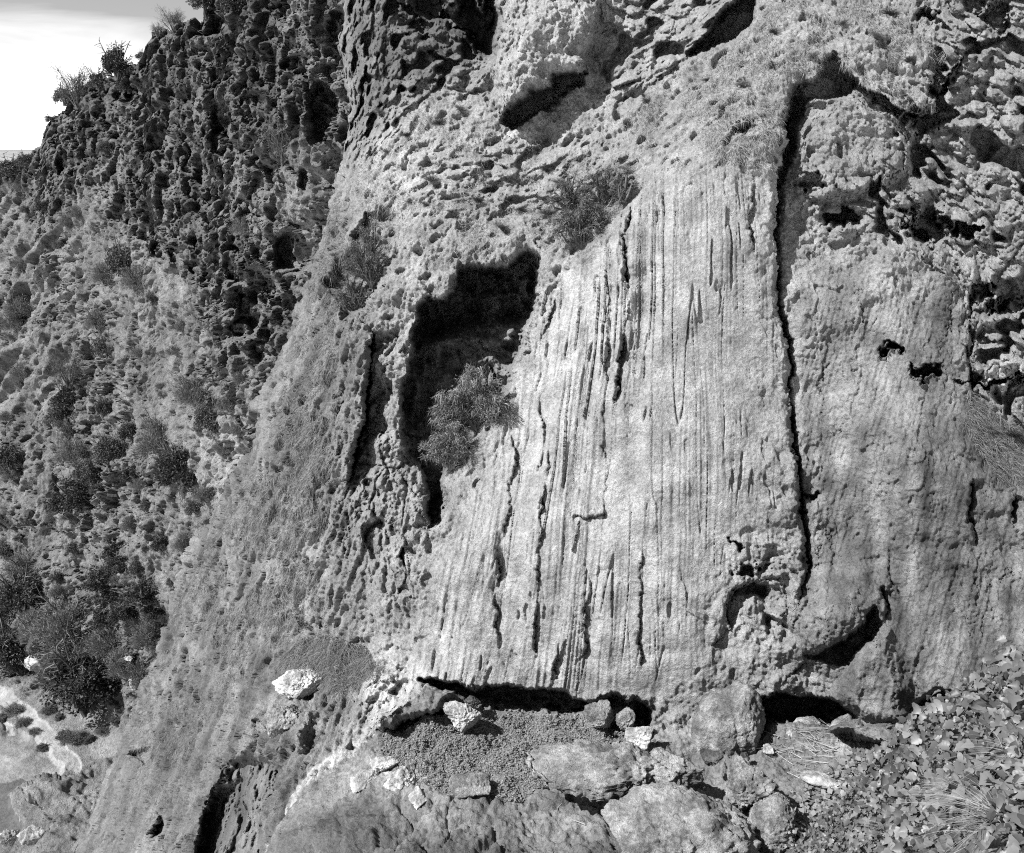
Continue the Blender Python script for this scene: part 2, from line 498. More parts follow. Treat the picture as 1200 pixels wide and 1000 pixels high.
# pointed lobe edges and flakes: each line stands proud on its left side and throws its shadow right
FLAKES = [([(427, 352), (437, 398), (436, 430), (427, 500), (412, 552), (400, 590)], 0.55, 26, 4),
          ([(737, 236), (732, 300), (736, 352), (733, 392), (726, 440), (722, 480)], 0.22, 26, 3),
          ([(712, 290), (713, 400), (709, 520), (706, 640)], 0.10, 14, 2),
          ([(622, 420), (632, 400), (642, 376), (650, 350)], 0.16, 12, 2.5),
          ([(600, 500), (603, 540), (596, 600), (590, 640)], 0.10, 12, 2),
          ([(643, 520), (640, 580), (633, 640), (627, 790)], 0.16, 16, 2.5),
          ([(585, 640), (580, 700), (590, 790)], 0.15, 16, 2.5),
          ([(660, 700), (655, 730), (650, 800)], 0.12, 12, 2),
          ([(694, 660), (689, 700), (682, 732), (686, 760), (672, 778)], 0.20, 16, 2.5),
          ([(752, 640), (748, 700), (752, 790)], 0.10, 12, 2),
          ([(675, 602), (692, 606), (706, 606), (712, 600)], 0.12, 9, 2),
          ([(902, 662), (885, 680), (862, 690), (854, 704), (854, 728), (848, 748), (830, 755)], 0.24, 40, 3),
          ([(880, 200), (884, 230), (876, 260), (882, 300)], 0.12, 18, 3),
          ([(640, 440), (632, 470), (636, 520), (630, 560)], 0.10, 12, 2),
          ([(952, 768), (930, 788), (905, 800)], 0.16, 12, 2.5),
          ([(1030, 690), (1040, 712), (1034, 728)], 0.14, 12, 3),
          ([(255, 728), (256, 745), (252, 762)], 0.16, 9, 3),
          ([(404, 470), (398, 484), (396, 500)], 0.16, 8, 3),
          ([(470, 640), (476, 670), (466, 700)], 0.2, 14, 3),
          ([(1131, 330), (1140, 380), (1136, 430), (1144, 470)], 0.22, 22, 4),
          ([(1040, 640), (1042, 670), (1050, 700)], 0.08, 14, 3),
          ([(1195, 560), (1185, 590), (1190, 620)], 0.3, 22, 4),
          ([(1140, 560), (1138, 600), (1146, 640)], 0.12, 18, 3)]
for pts, amp, dec, wid in FLAKES:
    d, s, t = pline(U, V, pts)
    endf = sstep(0, 0.12, t) * sstep(1, 0.85, t)
    if 560 < pts[0][0] < 760 and pts[0][1] > 240:
        amp = amp * 0.7
    if pts[0][1] > pts[-1][1]:
        s = -s
    amp = amp * np.clip(0.55 + 1.3 * perlin(np.stack([U * .03, V * .03, U * 0 + amp * 50], -1), 19), 0.05, 1.3)
    D += endf * np.where(s < 0, amp * np.exp(-d / dec), -0.35 * amp * np.exp(-d / (dec * 1.5)))
    D += endf * amp * (0.45 if 560 < pts[0][0] < 760 else 0.6) * np.exp(-(d / (wid * .7)) ** 2)
brec = inside(U, V, BASEREC, 3.5)
D += brec * 0.95 * np.clip((curve([(490, 806), (540, 822), (565, 836), (620, 842), (690, 842), (720, 872), (765, 870)], U) - V) / 26.0 + 0.15, 0, 1)
brec2 = inside(U, V, BASEREC2, 4.0)
D += brec2 * 1.3 * sstep(858, 832, V)
nose = inside(U, V, NOSE, 4.0)
D += nose * 0.55 * sstep(795, 745, V + (985 - U) * 0.45) - 0.60 * blob(U, V, 985, 718, 50, 40, -0.5) * (1 - nose) - 0.38 * inside(U, V, [(1000, 775), (1040, 742), (1062, 800), (1057, 850), (1010, 842), (985, 828), (990, 798)], 14) * (1 - nose)
D += inside(U, V, FOOT, 6.0) * 0.7
# rock shelf under the right-hand block
D -= 0.5 * inside(U, V, [(985, 835), (1005, 846), (1050, 856), (1056, 866), (1050, 872), (1010, 866), (975, 856)], 4)
Uh = U + 9 * perlin(px * .07, 25) + 5 * perlin(px * .2, 30); Vh = V + 9 * perlin(px * .07, 34) + 5 * perlin(px * .2, 44)
for (a, b, ru, rv, dep) in ((1047, 408, 11, 5, .5), (1086, 436, 15, 8, .7), (1132, 268, 14, 9, .6), (1085, 265, 20, 20, .6), (985, 258, 22, 8, .35), (870, 150, 14, 6, .25), (862, 640, 8, 4, .2),
                             (875, 668, 14, 5, .25), (1075, 140, 18, 10, .5), (1102, 100, 9, 14, .5), (1150, 340, 16, 10, .4), (1180, 360, 20, 10, .4), (1170, 20, 14, 20, .6), (1085, 18, 12, 8, .5),
                             (950, 215, 14, 8, .35), (1180, 447, 50, 2.5, .35), (950, 580, 10, 4, .25), (290, 930, 22, 30, .0)):
    D += dep * sstep(1.35, 0.65, np.sqrt(((Uh - a) / ru) ** 2 + ((Vh - b) / rv) ** 2))
# convex block right of the crack, fringe of the grassy top above it
D -= 0.30 * inside(U, V, [(932, 205), (945, 150), (985, 118), (1040, 130), (1062, 165), (1060, 200), (1010, 225), (960, 228)], 10)
dF, sF, tF = pline(U, V, [(1003, 97), (1040, 116), (1062, 132), (1090, 138), (1100, 108), (1118, 80)])
D += np.where((sF > 0), 0.32 * np.exp(-dF / 20.0), -0.15 * np.exp(-dF / 20.0))
# right gully with the pale lumpy mass
D -= 0.35 * blob(U, V, 1178, 425, 36, 42) + 0.2 * blob(U, V, 1090, 560, 70, 160)
# lower left: chasm, notch, slits, curled ridge
CHASM = [(262, 902), (285, 884), (318, 890), (330, 905), (318, 930), (304, 944), (309, 1000), (306, 1020), (228, 1020), (238, 965), (248, 934)]
chasm = inside(U, V, CHASM, 8.0)
D += chasm * (0.7 + 0.15 * perlin(px * 0.03, 59)) + 0.6 * inside(U, V, [(240, 960), (262, 925), (282, 912), (272, 940), (256, 975), (250, 1020), (230, 1020)], 6)
D += 0.9 * inside(U, V, [(154, 884), (170, 880), (177, 876), (172, 896)], 2.5)
D += 0.7 * inside(U, V, [(192, 955), (196, 962), (190, 978), (182, 984), (186, 968)], 2.5)
dR, sR, tR = pline(U, V, [(282, 872), (298, 842), (318, 826), (342, 824), (352, 840), (344, 862), (318, 876)])
D -= 0.45 * np.exp(-(dR / 13.0) ** 2)
D += 0.35 * blob(U, V, 312, 848, 16, 12)
D += 0.8 * inside(U, V, [(842, 966), (862, 958), (884, 962), (890, 990), (880, 1030), (838, 1030)], 5)
# shelf lip left of the ledge
D -= 0.35 * inside(U, V, [(440, 846), (470, 822), (500, 808), (530, 812), (520, 832), (480, 846), (445, 858)], 5)
D += 0.3 * inside(U, V, [(440, 858), (480, 847), (522, 833), (545, 828), (520, 842), (480, 856)], 3)
P1 = ray(U0, V0).astype(f4) * (Yb + D)[..., None]

# roughness by place
ledge = inside(U, V, LEDGE, 5.0)
knob = inside(U, V, KNOB, 18.0)
knob = np.maximum(knob, 0.95 * inside(U, V, [(405, -200), (580, -200), (585, 60), (560, 110), (500, 105), (470, 140), (420, 190), (400, 180)], 18))
knob = np.maximum(knob, 0.75 * inside(U, V, [(690, -200), (890, -200), (850, 30), (800, 75), (760, 100), (690, 130)], 16))
knob = np.maximum(knob * (1 - .8 * mass), 0.18 * mass)
knob = np.maximum(knob, 0.55 * blob(U, V, 600, 205, 120, 60))
knob = np.maximum(knob, 0.8 * blob(U, V, 905, 700, 45, 50))
knob = np.maximum(knob, 0.5 * blob(U, V, 445, 590, 50, 110))
chasm_k = inside(U, V, [(262, 902), (285, 884), (318, 890), (330, 905), (318, 930), (304, 944), (309, 1000), (306, 1020), (228, 1020), (238, 965), (248, 934)], 10)
knob = np.maximum(knob, 0.4 * chasm_k)
knob = np.maximum(knob, 0.5 * blob(U, V, 450, 815, 38, 50))
knob = np.maximum(knob, 0.6 * np.maximum(cave, np.maximum(brec, brec2)))
drape_L = curve([(100, 800), (180, 760), (233, 735), (283, 708), (330, 655), (400, 622), (470, 592), (560, 560), (650, 520), (790, 470), (850, 440)], V0)
drape_R = curve([(100, 905), (200, 905), (430, 920), (650, 880), (760, 850), (830, 820)], V0)
q = (U0 - drape_L) / (drape_R - drape_L)
drape = sstep(-0.05, 0.08, q) * sstep(1.25, 0.8, q) * sstep(150, 260, V0) * sstep(842, 800, V0) * (1 - cave) * (1 - brec)
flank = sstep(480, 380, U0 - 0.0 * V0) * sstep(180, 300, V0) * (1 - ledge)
rightf = sstep(925, 950, U) * sstep(280, 380, V) * (1 - knob) * (1 - ledge)
lefp = sstep(350, 400, U0) * sstep(540, 460, U0) * sstep(290, 380, V0) * sstep(720, 600, V0) * (1 - cave)

smooth_f = np.clip(drape + rightf + flank * 0.15 + lefp * .6, 0, 1)
H = np.zeros_like(U0)
H += 0.15 * fbm(P1 * 0.7, 3, 0.5, off=1)
H += 0.085 * fbm(P1 * 3.0, 4, 0.6, off=2) * (1 - 0.8 * drape) * (1 - 0.6 * rightf)
H += fbm(P1 * 22.0, 2, 0.7, off=3) * (0.024 - 0.013 * smooth_f) * (1 - 0.7 * drape)
Pw = P1 + 0.12 * np.stack([perlin(P1 * 2.3, 31), perlin(P1 * 2.3, 32), perlin(P1 * 2.3, 33)], -1)
Pw[..., 2] *= 1 + 0.4 * knob
f1a, f2a, ida = worley(Pw * 1.6, 1)
f1b, f2b, idb = worley(Pw * 3.7, 2)
f1c, f2c, idc = worley(Pw * 9.5, 3)
dome = lambda f: np.clip(1 - f * f * 1.5, -0.4, 1)
H += knob * (0.20 * (dome(f1a) * (0.25 + 1.0 * ida) - 0.3) + 0.31 * (dome(f1b) * (0.2 + 1.1 * idb) - .2) + 0.11 * dome(f1c) * (.2 + idc) + 0.055 * fbm(P1 * 8, 3, .7, off=58))
H += (1 - knob) * (1 - smooth_f) * (0.050 * dome(f1b) * idb + 0.036 * dome(f1c) * idc) * (1 - 0.5 * ledge)
pit = sstep(0.14, 0.36, perlin(P1 * 2.3, 46) + 0.35 * perlin(P1 * 6.0, 47))
H -= pit * 0.55 * np.clip(knob * 1.3 - mass * .9 - .2, 0, 1) * (1 - cave)
pit2 = sstep(0.34, 0.44, perlin(P1 * np.array([5.5, 5.5, 4.0], f4), 48) * (1 + .5 * perlin(P1 * .9, 49)))
H -= pit2 * 0.09 * (1 - knob) * (1 - 0.7 * rightf) * (1 - ledge) * (1 - 0.92 * drape)
# blocky cracks on the buttress left of the cave
crk = sstep(0.09, 0.0, f2a - f1a)
H -= crk * 0.10 * blob(U, V, 445, 590, 55, 110)
# flutes of the stone curtain, following its fan
qq = (U0 + 0.15 * (V0 - 500) * np.clip((830 - U0) / 250, -0.4, 1.15)) / 400.0
vv = V0 / 1000.0
fl = lambda k_, kv, o: perlin(np.stack([qq * k_, vv * kv, np.full_like(qq, o)], -1), o)
wob = 0.016 * fl(5, 4, 21) + 0.004 * fl(16, 14, 22)
qq = qq + wob
fl1 = fl(14, 1.6, 8); fl2 = fl(32, 1.8, 9); fl3 = fl(80, 3.2, 10); fl4 = fl(160, 6, 11)
stepn = fl(20, 1.5, 12) * 3.2 + fl(55, 3.0, 13) * .5
flakes = saw(stepn)                          # asymmetric: rises slowly, drops at once
fq = 0.34 + 0.5 * sstep(0.72, 0.35, q) * sstep(-0.02, 0.30, q)
amp_d = np.clip(0.7 + 2.0 * perlin(np.stack([qq * 7, vv * 4.5, qq * 0], -1), 26), 0.0, 1.8)
H += drape * fq * (0.10 * fl1 + amp_d * (0.045 * np.abs(fl2) + 0.030 * fl3 + 0.022 * fl4) + 0.085 * flakes * sstep(0.95, 0.45, q) * np.clip(amp_d, 0, 1))
thin = lambda k_, kv, o_, w_: sstep(w_, 0.0, np.abs(fl(k_, kv, o_))) * sstep(0.0, 0.3, fl(k_ * .5, kv * 2.5, o_ + 1))
H -= drape * (0.055 * thin(16, 2.4, 27, .035) + 0.03 * thin(40, 5.0, 29, .05))
rag = sstep(.30, .40, perlin(np.stack([qq * 60, vv * 26, qq * 0], -1), 35)) * sstep(.05, .3, perlin(np.stack([qq * 7, vv * 8, qq * 0], -1), 36))
H -= drape * rag * 0.05
H += drape * sstep(0.45, 0.05, q) * 0.035 * fbm(np.stack([qq * 50, vv * 14, qq * 0], -1), 3, off=14)
# faint vertical runs on the other faces
run = perlin(np.stack([U0 * 0.09 + wu * 0.3, V0 * 0.010, U0 * 0], -1), 15)
run2 = perlin(np.stack([U0 * 0.22 + (V0 * 0.06), V0 * 0.018, U0 * 0], -1), 16)
H += (rightf * 0.9 + lefp * 1.7) * (0.05 * run + 0.024 * run2)
vc = perlin(np.stack([U0 * 0.045 + wu * .1, V0 * 0.007, U0 * 0], -1), 55); vm = perlin(np.stack([U0 * 0.02, V0 * 0.02, U0 * 0], -1), 56)
H -= (rightf * .8 + lefp * 1.2) * 0.06 * sstep(0.045, 0, np.abs(vc)) * sstep(0.0, .35, vm)
dirL = np.stack([(U0 + V0 * 0.36) * 0.13, V0 * 0.012, U0 * 0], -1)
H += flank * (0.15 * perlin(dirL * 0.5, 17) + 0.07 * perlin(dirL * 1.3, 18) + 0.045 * perlin(dirL * 3.1, 24))
spk = sstep(0.36, 0.46, perlin(P1 * np.array([7.5, 7.5, 5.0], f4), 37)) * sstep(-.05, .25, perlin(P1 * 1.1, 38))
H -= 0.07 * spk * (flank * .6 + lefp + .35 * rightf) * (1 - knob)
hc = perlin(np.stack([U0 * .02 + wu * .1, V0 * .06 + wv * .15, U0 * 0], -1), 39)
H -= 0.07 * lefp * sstep(.05, 0, np.abs(hc)) * sstep(.0, .3, perlin(px * .02, 40)) * sstep(470, 540, V0)
# ledge: bedrock slabs in front
slab = inside(U, V, [(400, 930), (470, 925), (560, 935), (640, 925), (700, 935), (850, 940), (900, 960), (890, 1200), (300, 1200), (330, 980)], 10)
f1s, f2s, ids = worley(P1 * np.array([1.0, 1.3, 1.6], f4) + 5, 7)
H *= (1 - 0.75 * slab)
H -= slab * sstep(0.06, 0.0, f2s - f1s) * 0.07
H += slab * (0.035 * fbm(P1 * 8.0, 4, .68, off=51) - 0.05 * sstep(.03, 0, np.abs(perlin(P1 * 1.3, 52))) * sstep(-.1, .2, perlin(P1 * .8, 53)) + 0.12 * fbm(P1 * np.array([1.4, 1.4, 3.0], f4), 4, .55, off=22) + 0.05 * (ids - 0.5))
H -= 0.02 * ledge * (1 - slab)
gD = np.hypot(np.gradient(D, axis=0), np.gradient(D, axis=1))
wall = sstep(0.03, 0.16, gD)
H *= (1 - 0.75 * wall)
NV = unit0(-P1)
mk = np.clip(0.55 + knob * 1.2, 0, 1)[..., None] * (1 - 0.8 * ledge[..., None])
N1 = unit0(N0 * (1 - mk) + NV * mk)
Pf = P1 + N1 * H[..., None]
Pf[..., 2] -= np.clip(H, 0, 0.6) * knob * 0.10      # lumps sag a little

# albedo by place (dry crust, dark algae, dust), plus darker hollows and a painted sunlit floor
tn = np.full_like(U0, 0.33)
n_lo = fbm(P1 * 0.7, 3, off=41); n_mid = fbm(P1 * 2.6, 3, off=42)
strk = perlin(np.stack([U0 * 0.07, V0 * 0.006, U0 * 0], -1), 43)
tn += 0.05 * n_lo + 0.05 * n_mid
tn += drape * (0.08 + 0.06 * strk)
tn += 0.06 * blob(U, V, 650, 400, 60, 100)
tn += rightf * (-0.10 + 0.13 * strk + 0.05 * n_mid)
tn -= 0.08 * blob(U, V, 1130, 620, 80, 130) 
tn += 0.20 * blob(U, V, 1050, 350, 22, 34) + 0.14 * blob(U, V, 1178, 430, 30, 40)
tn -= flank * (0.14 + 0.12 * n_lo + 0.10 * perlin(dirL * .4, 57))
dS, _, tS = pline(U, V, [(312, 1004), (330, 965), (346, 936), (366, 908), (392, 882)])
tn += 0.30 * sstep(6, 2, dS) * sstep(0, .1, tS)
tn += 0.30 * blob(U, V, 450, 805, 40, 50) + 0.30 * blob(U, V, 420, 885, 55, 28) + 0.15 * blob(U, V, 340, 835, 40, 20) + 0.10 * blob(U, V, 345, 700, 40, 60)
tn += 0.10 * blob(U, V, 480, 200, 60, 60) + 0.25 * blob(U, V, 615, 158, 30, 6)  # the thin pale blob paints the sunlit floor under the hanging mass
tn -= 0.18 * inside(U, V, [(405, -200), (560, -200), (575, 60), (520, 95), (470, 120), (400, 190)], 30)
tn -= 0.10 * cave  # darker inside the cave
tn += 0.07 * mass
tn -= 0.10 * inside(U, V, [(540, 0), (590, 0), (590, 60), (545, 70)], 10)  # darker in the top recess left of the hanging mass
tn = np.where(ledge > 0.5, 0.22 + 0.05 * n_mid + slab * (-0.10 + 0.16 * np.clip(n_lo + 0.3, 0, 1)) + 0.25 * blob(U, V, 470, 905, 50, 22) + 0.15 * blob(U, V, 830, 960, 70, 30) + 0.18 * blob(U, V, 1010, 880, 60, 14), tn)
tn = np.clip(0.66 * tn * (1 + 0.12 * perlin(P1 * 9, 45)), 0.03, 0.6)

# the cliff's left edge turns back out of sight
nb = 26
k_ = np.linspace(0, 1, nb + 1)[1:][::-1].astype(f4)
edge_dir = ray(Lr, Vr).astype(f4) + np.array([0.16, 0, 0], f4)
back = Pf[:, :1] + edge_dir[:, :1] * (k_[None, :, None] ** 1.3 * 9.0)
back += 0.35 * fbm(back * 0.7, 3, off=50)[..., None] * np.array([1, 0, 0.3], f4) * np.sqrt(k_)[None, :, None] * 0.6
Pall = np.concatenate([back, Pf], 1)
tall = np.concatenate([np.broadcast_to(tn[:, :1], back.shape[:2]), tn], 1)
nv1, nu1 = Pall.shape[:2]
fc = grid_faces(nv1, nu1)
isl = np.concatenate([np.zeros(back.shape[:2], bool), ledge > 0.5], 1)
lf = isl[:-1, :-1]
S1_P, S1_U, S1_V = Pf, U0, V0
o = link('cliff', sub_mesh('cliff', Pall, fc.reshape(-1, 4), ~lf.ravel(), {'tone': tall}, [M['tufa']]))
tag(o, 'tall grey tufa cliff with fluted stone curtain, deep cave and long crack', kind='structure')
o = link('ledge_ground', sub_mesh('ledge_ground', Pall, fc.reshape(-1, 4), lf.ravel(), {'tone': tall}, [M['earth']]))
tag(o, 'rocky ledge with earth and bedrock slabs at the foot of the cliff', kind='structure')


def s1(u, v):
    r = int(np.clip(np.searchsorted(vg, v), 0, len(vg) - 1))
    c = int(np.clip(np.searchsorted(S1_U[r], u), 0, S1_U.shape[1] - 1))
    return Vector([float(x) for x in S1_P[r, c]])


def s1_pick(us, vs_):
    r = np.clip(np.searchsorted(vg, vs_), 1, len(vg) - 2)
    L_ = Lr[r, 0]
    s = (us - L_) / (1206 - L_)
    c = np.clip(np.searchsorted(s_, s), 1, S1_U.shape[1] - 2)
    P = S1_P[r, c]
    n = np.cross(S1_P[r, c + 1] - S1_P[r, c - 1], S1_P[r + 1, c] - S1_P[r - 1, c])
    n /= np.linalg.norm(n, axis=-1, keepdims=True) + 1e-9
    n = np.where((n * P).sum(-1, keepdims=True) > 0, -n, n)
    return P, n


# ================================================================== the hillside behind, valley floor, stream and track
SKYL = [(-160, 230), (-40, 200), (0, 195), (20, 188), (45, 176), (55, 152), (70, 132), (85, 114), (100, 100), (120, 90), (135, 86), (152, 84), (172, 66), (178, 45), (182, 38), (200, 35), (214, 26), (226, 21), (244, 18), (252, 4), (268, -30), (300, -60), (400, -120), (700, -160)]
C2 = [(-160, 230, 62), (0, 195, 55), (60, 150, 49), (100, 95, 44), (180, 38, 36), (245, 15, 31), (330, -60, 24.5), (430, -100, 20), (600, -120, 19), (700, 200, 19), (700, 600, 21), (600, 900, 22),
      (-160, 400, 56), (0, 300, 51), (0, 400, 47), (0, 500, 44), (0, 600, 41), (0, 700, 38.5), (0, 780, 36.8), (-160, 700, 42), (-160, 900, 32),
      (100, 200, 43.5), (100, 300, 42), (100, 400, 40), (100, 500, 38), (100, 600, 36), (100, 700, 34.6), (110, 790, 34),
      (200, 100, 34.5), (200, 200, 33.5), (200, 300, 33), (200, 400, 32.5), (200, 500, 31.5), (200, 600, 31), (200, 700, 30.5),
      (300, 60, 26.5), (300, 150, 26), (300, 250, 25.5), (300, 350, 25.5), (300, 450, 25.5), (300, 600, 26), (300, 800, 27),
      (390, 60, 20.5), (390, 200, 21), (390, 350, 22), (420, 700, 25),
      (0, 850, 32.7), (60, 850, 32.7), (120, 850, 32.7), (0, 920, 29), (80, 920, 29), (150, 920, 29.5), (0, 1000, 25.6), (100, 1000, 25.6), (0, 1100, 22), (200, 1100, 22)]
Y2 = tps(C2)
u2 = np.concatenate([np.arange(-160, -8, 8), np.arange(-8, 440, 1.35), np.arange(440, 700, 12)]).astype(f4)
T2 = curve(SKYL, u2)
t2 = np.linspace(0, 1, 800).astype(f4)
U2 = np.broadcast_to(u2[None, :], (len(t2), len(u2))).astype(f4)
V2 = (T2[None, :] + t2[:, None] * (1100 - T2[None, :])).astype(f4)
px2 = np.stack([U2, V2, np.zeros_like(U2)], -1)
wu2 = 5.0 * perlin(px2 * 0.05, 61) + 2.5 * perlin(px2 * 0.14, 62)
wv2 = 5.0 * perlin(px2 * 0.05, 63) + 2.5 * perlin(px2 * 0.14, 64)
Ud, Vd = U2 + wu2, V2 + wv2
Yb2 = Y2(U2, V2).astype(f4)
e2 = np.clip((V2 - T2[None, :]) / 40.0, 0, 1)
Yb2 = Yb2 + (1 - np.sqrt(np.clip(1 - (1 - e2) ** 2, 0, 1))) * 2.0
P20 = ray(U2, V2).astype(f4) * Yb2[..., None]
N20 = gnormals(P20)
D2 = np.zeros_like(U2)
HOLES = [(300, 345, 22, 34, 1.8), (340, 295, 20, 26, 1.6), (292, 385, 16, 14, 1.2), (312, 385, 14, 16, 1.0), (385, 130, 14, 34, 1.8), (247, 30, 20, 12, 1.8), (160, 115, 14, 14, 1.2), (262, 140, 12, 18, 1.0), (190, 165, 12, 12, 1.0),
         (225, 190, 12, 24, 1.0), (262, 165, 10, 16, 1.2), (300, 130, 16, 20, 1.2), (315, 85, 14, 20, 1.0), (350, 75, 14, 12, 1.0), (190, 295, 12, 14, 1.0), (150, 258, 8, 10, 0.8), (212, 300, 8, 12, 1.0), (235, 315, 12, 7, 0.9), (280, 322, 10, 9, .8),
         (110, 185, 10, 8, 0.9), (78, 190, 8, 14, 1.0), (120, 150, 14, 8, .8), (245, 215, 14, 26, 0.8), (400, 30, 14, 20, 1.2), (330, 10, 12, 9, 1), (75, 195, 7, 10, .8), (365, 210, 8, 14, .6), (275, 310, 10, 22, .9)]
hole = np.zeros_like(U2)
for (a, b, ru, rv, dep) in HOLES:
    m_ = sstep(1.3, 0.7, np.sqrt(((Ud - a) / ru) ** 2 + ((Vd - b) / rv) ** 2))
    hole = np.maximum(hole, m_)
    D2 += m_ * dep
BANK = [(20, 920), (45, 912), (75, 904), (110, 897), (135, 888), (170, 880), (260, 900), (260, 1200), (30, 1200), (42, 1000), (62, 965), (40, 942)]
bankm = inside(Ud, Vd, BANK, 4)
D2 -= bankm * 2.2
crag = sstep(48, -36, sdp(Ud, Vd, [(-200, 100), (60, 100), (200, -100), (500, -200), (440, 60), (398, 150), (350, 185), (318, 250), (345, 285), (350, 330), (325, 410), (280, 400), (235, 330), (190, 310), (140, 285), (120, 235), (60, 245), (20, 225), (-10, 220), (-200, 250)]) + 30 * perlin(px2 * 0.02, 65))
floor_ = inside(Ud, Vd, [(-300, 795), (0, 800), (40, 822), (100, 830), (160, 850), (200, 900), (400, 1000), (400, 1300), (-300, 1300)], 14)
P21 = ray(U2, V2).astype(f4) * (Yb2 + D2)[..., None]
Pw = P21 + 0.5 * np.stack([perlin(P21 * 0.6, 71), perlin(P21 * 0.6, 72), perlin(P21 * 0.6, 73)], -1)
g1a, g2a, ga = worley(Pw * np.array([.55, .55, .8], f4), 11)
g1b, g2b, gb = worley(Pw * np.array([1.3, 1.3, 2.0], f4), 12)
g1c, g2c, gc = worley(Pw * np.array([2.9, 2.9, 4.2], f4), 13)
H2 = 0.5 * fbm(P21 * 0.22, 3, off=75) * (1 - 0.85 * floor_)
H2 += (1 - crag) * (1 - 0.9 * floor_) * (0.42 * fbm(P21 * 0.7, 5, 0.56, off=76) + 0.24 * dome(g1b) * np.clip(gb * 3 - 2, 0, 1) + 0.08 * dome(g1c) * np.clip(gc * 2 - .8, 0, 1) + 0.05 * fbm(P21 * 5, 2, .7, off=79))
H2 += crag * (0.45 * (dome(g1a) - 0.3) + 0.75 * (ga - .5) + 0.20 * dome(g1b) + 0.55 * (gb - .5) + 0.06 * dome(g1c) + 0.22 * (gc - .5) + 0.26 * fbm(P21 * np.array([2.2, 2.2, 3.4], f4), 4, 0.7, off=77))
outc = sstep(0.16, 0.36, perlin(P21 * .16, 66) + .4 * perlin(P21 * .5, 67)) * (1 - crag) * (1 - floor_)
H2 += outc * (0.10 * dome(g1b) + 0.40 * (gb - .4) + 0.16 * (gc - .5))
rib2 = perlin(np.stack([(U2 * .5 + V2 + 3 * wv2) * 0.05, (V2 - U2) * 0.014 + wu2 * .02, U2 * 0], -1), 68)
H2 += (1 - crag) * (1 - floor_) * 0.26 * (saw(rib2 * 2.2) - .5) * sstep(.05, .3, perlin(P21 * .12, 69) + .2)
H2 += (0.03 + 0.25 * bankm) * floor_ * fbm(P21 * 1.2, 4, off=78)
pitc = sstep(0.12, 0.36, perlin(P21 * np.array([.6, .6, 1.0], f4), 86) + 0.4 * perlin(P21 * np.array([1.8, 1.8, 2.8], f4), 87))
H2 -= crag * pitc * 0.7
H2 += (1 - crag) * (1 - floor_) * 0.10 * fbm(P21 * 3.2, 3, .7, off=88)
# slanting ribs of the lower slope
rib = perlin(np.stack([(U2 + V2 * 0.75) * 0.075, (V2 - U2) * 0.012, U2 * 0], -1), 79)
H2 += 0.9 * rib * (1 - crag) * (1 - floor_) * sstep(150, 40, U2) * sstep(560, 420, V2)
# low terraces across the slope
ter = perlin(np.stack([U2 * 0.02 + wu2 * .02, (V2 + 0.25 * U2 + 2 * wv2) * 0.045, U2 * 0], -1), 80)
H2 += 0.22 * ter * (1 - crag) * (1 - floor_) * sstep(520, 600, V2)
NB = unit0(-P21)
mixd = (0.60 + 0.22 * crag)[..., None] * (1 - floor_)[..., None]
Nd = unit0(N20 * (1 - mixd) + NB * mixd)
P2f = P21 + Nd * H2[..., None]
# near stream edge: little bank
POOL = [(-200, 858), (0, 856), (20, 852), (45, 862), (58, 872), (62, 880), (75, 890), (70, 905), (30, 912), (8, 925), (15, 950), (30, 965), (20, 985), (-200, 990)]
TRACK = [(-60, 800), (0, 814), (18, 826), (36, 842), (52, 860), (66, 876), (86, 894)]
TRACK2 = [(-40, 824), (0, 836), (10, 846), (14, 854)]
pool = inside(Ud, Vd, POOL, 4) * (1 - bankm)
dT, _, tT = pline(Ud, Vd, TRACK)
dT2, _, _ = pline(Ud, Vd, TRACK2)
track = np.maximum(sstep(9.5, 5.5, dT - 4 * tT), sstep(5, 3, dT2))
P2f[..., 2] -= 0.25 * np.maximum(pool, track * 0.4)
t2n = 0.235 + 0.07 * fbm(P21 * 0.35, 3, off=81) + 0.06 * fbm(P21 * 1.1, 3, off=82)
t2n -= crag * (0.05 + 0.03 * sstep(200, 60, V2) * sstep(420, 250, U2))
t2n += 0.09 * blob(U2, V2, 330, 240, 50, 60) + 0.16 * blob(U2, V2, 270, 545, 40, 60) + 0.10 * blob(U2, V2, 380, 70, 20, 40)
t2n += floor_ * 0.02
t2n = np.clip(t2n * (1 + 0.15 * perlin(P21 * 3, 83)), 0.05, 0.7)
t2n = np.where(pool > 0.5, 0.23 + 0.10 * fbm(P21 * 0.8, 3, off=84), t2n)
t2n = np.where((pool > 0.5) & (Vd > 908), 0.11 + 0.03 * perlin(P21 * .5, 89), t2n)
t2n = np.where(track > 0.5, 0.34 + 0.05 * fbm(P21 * 1.5, 3, off=85), t2n)
t2n = t2n * 0.68
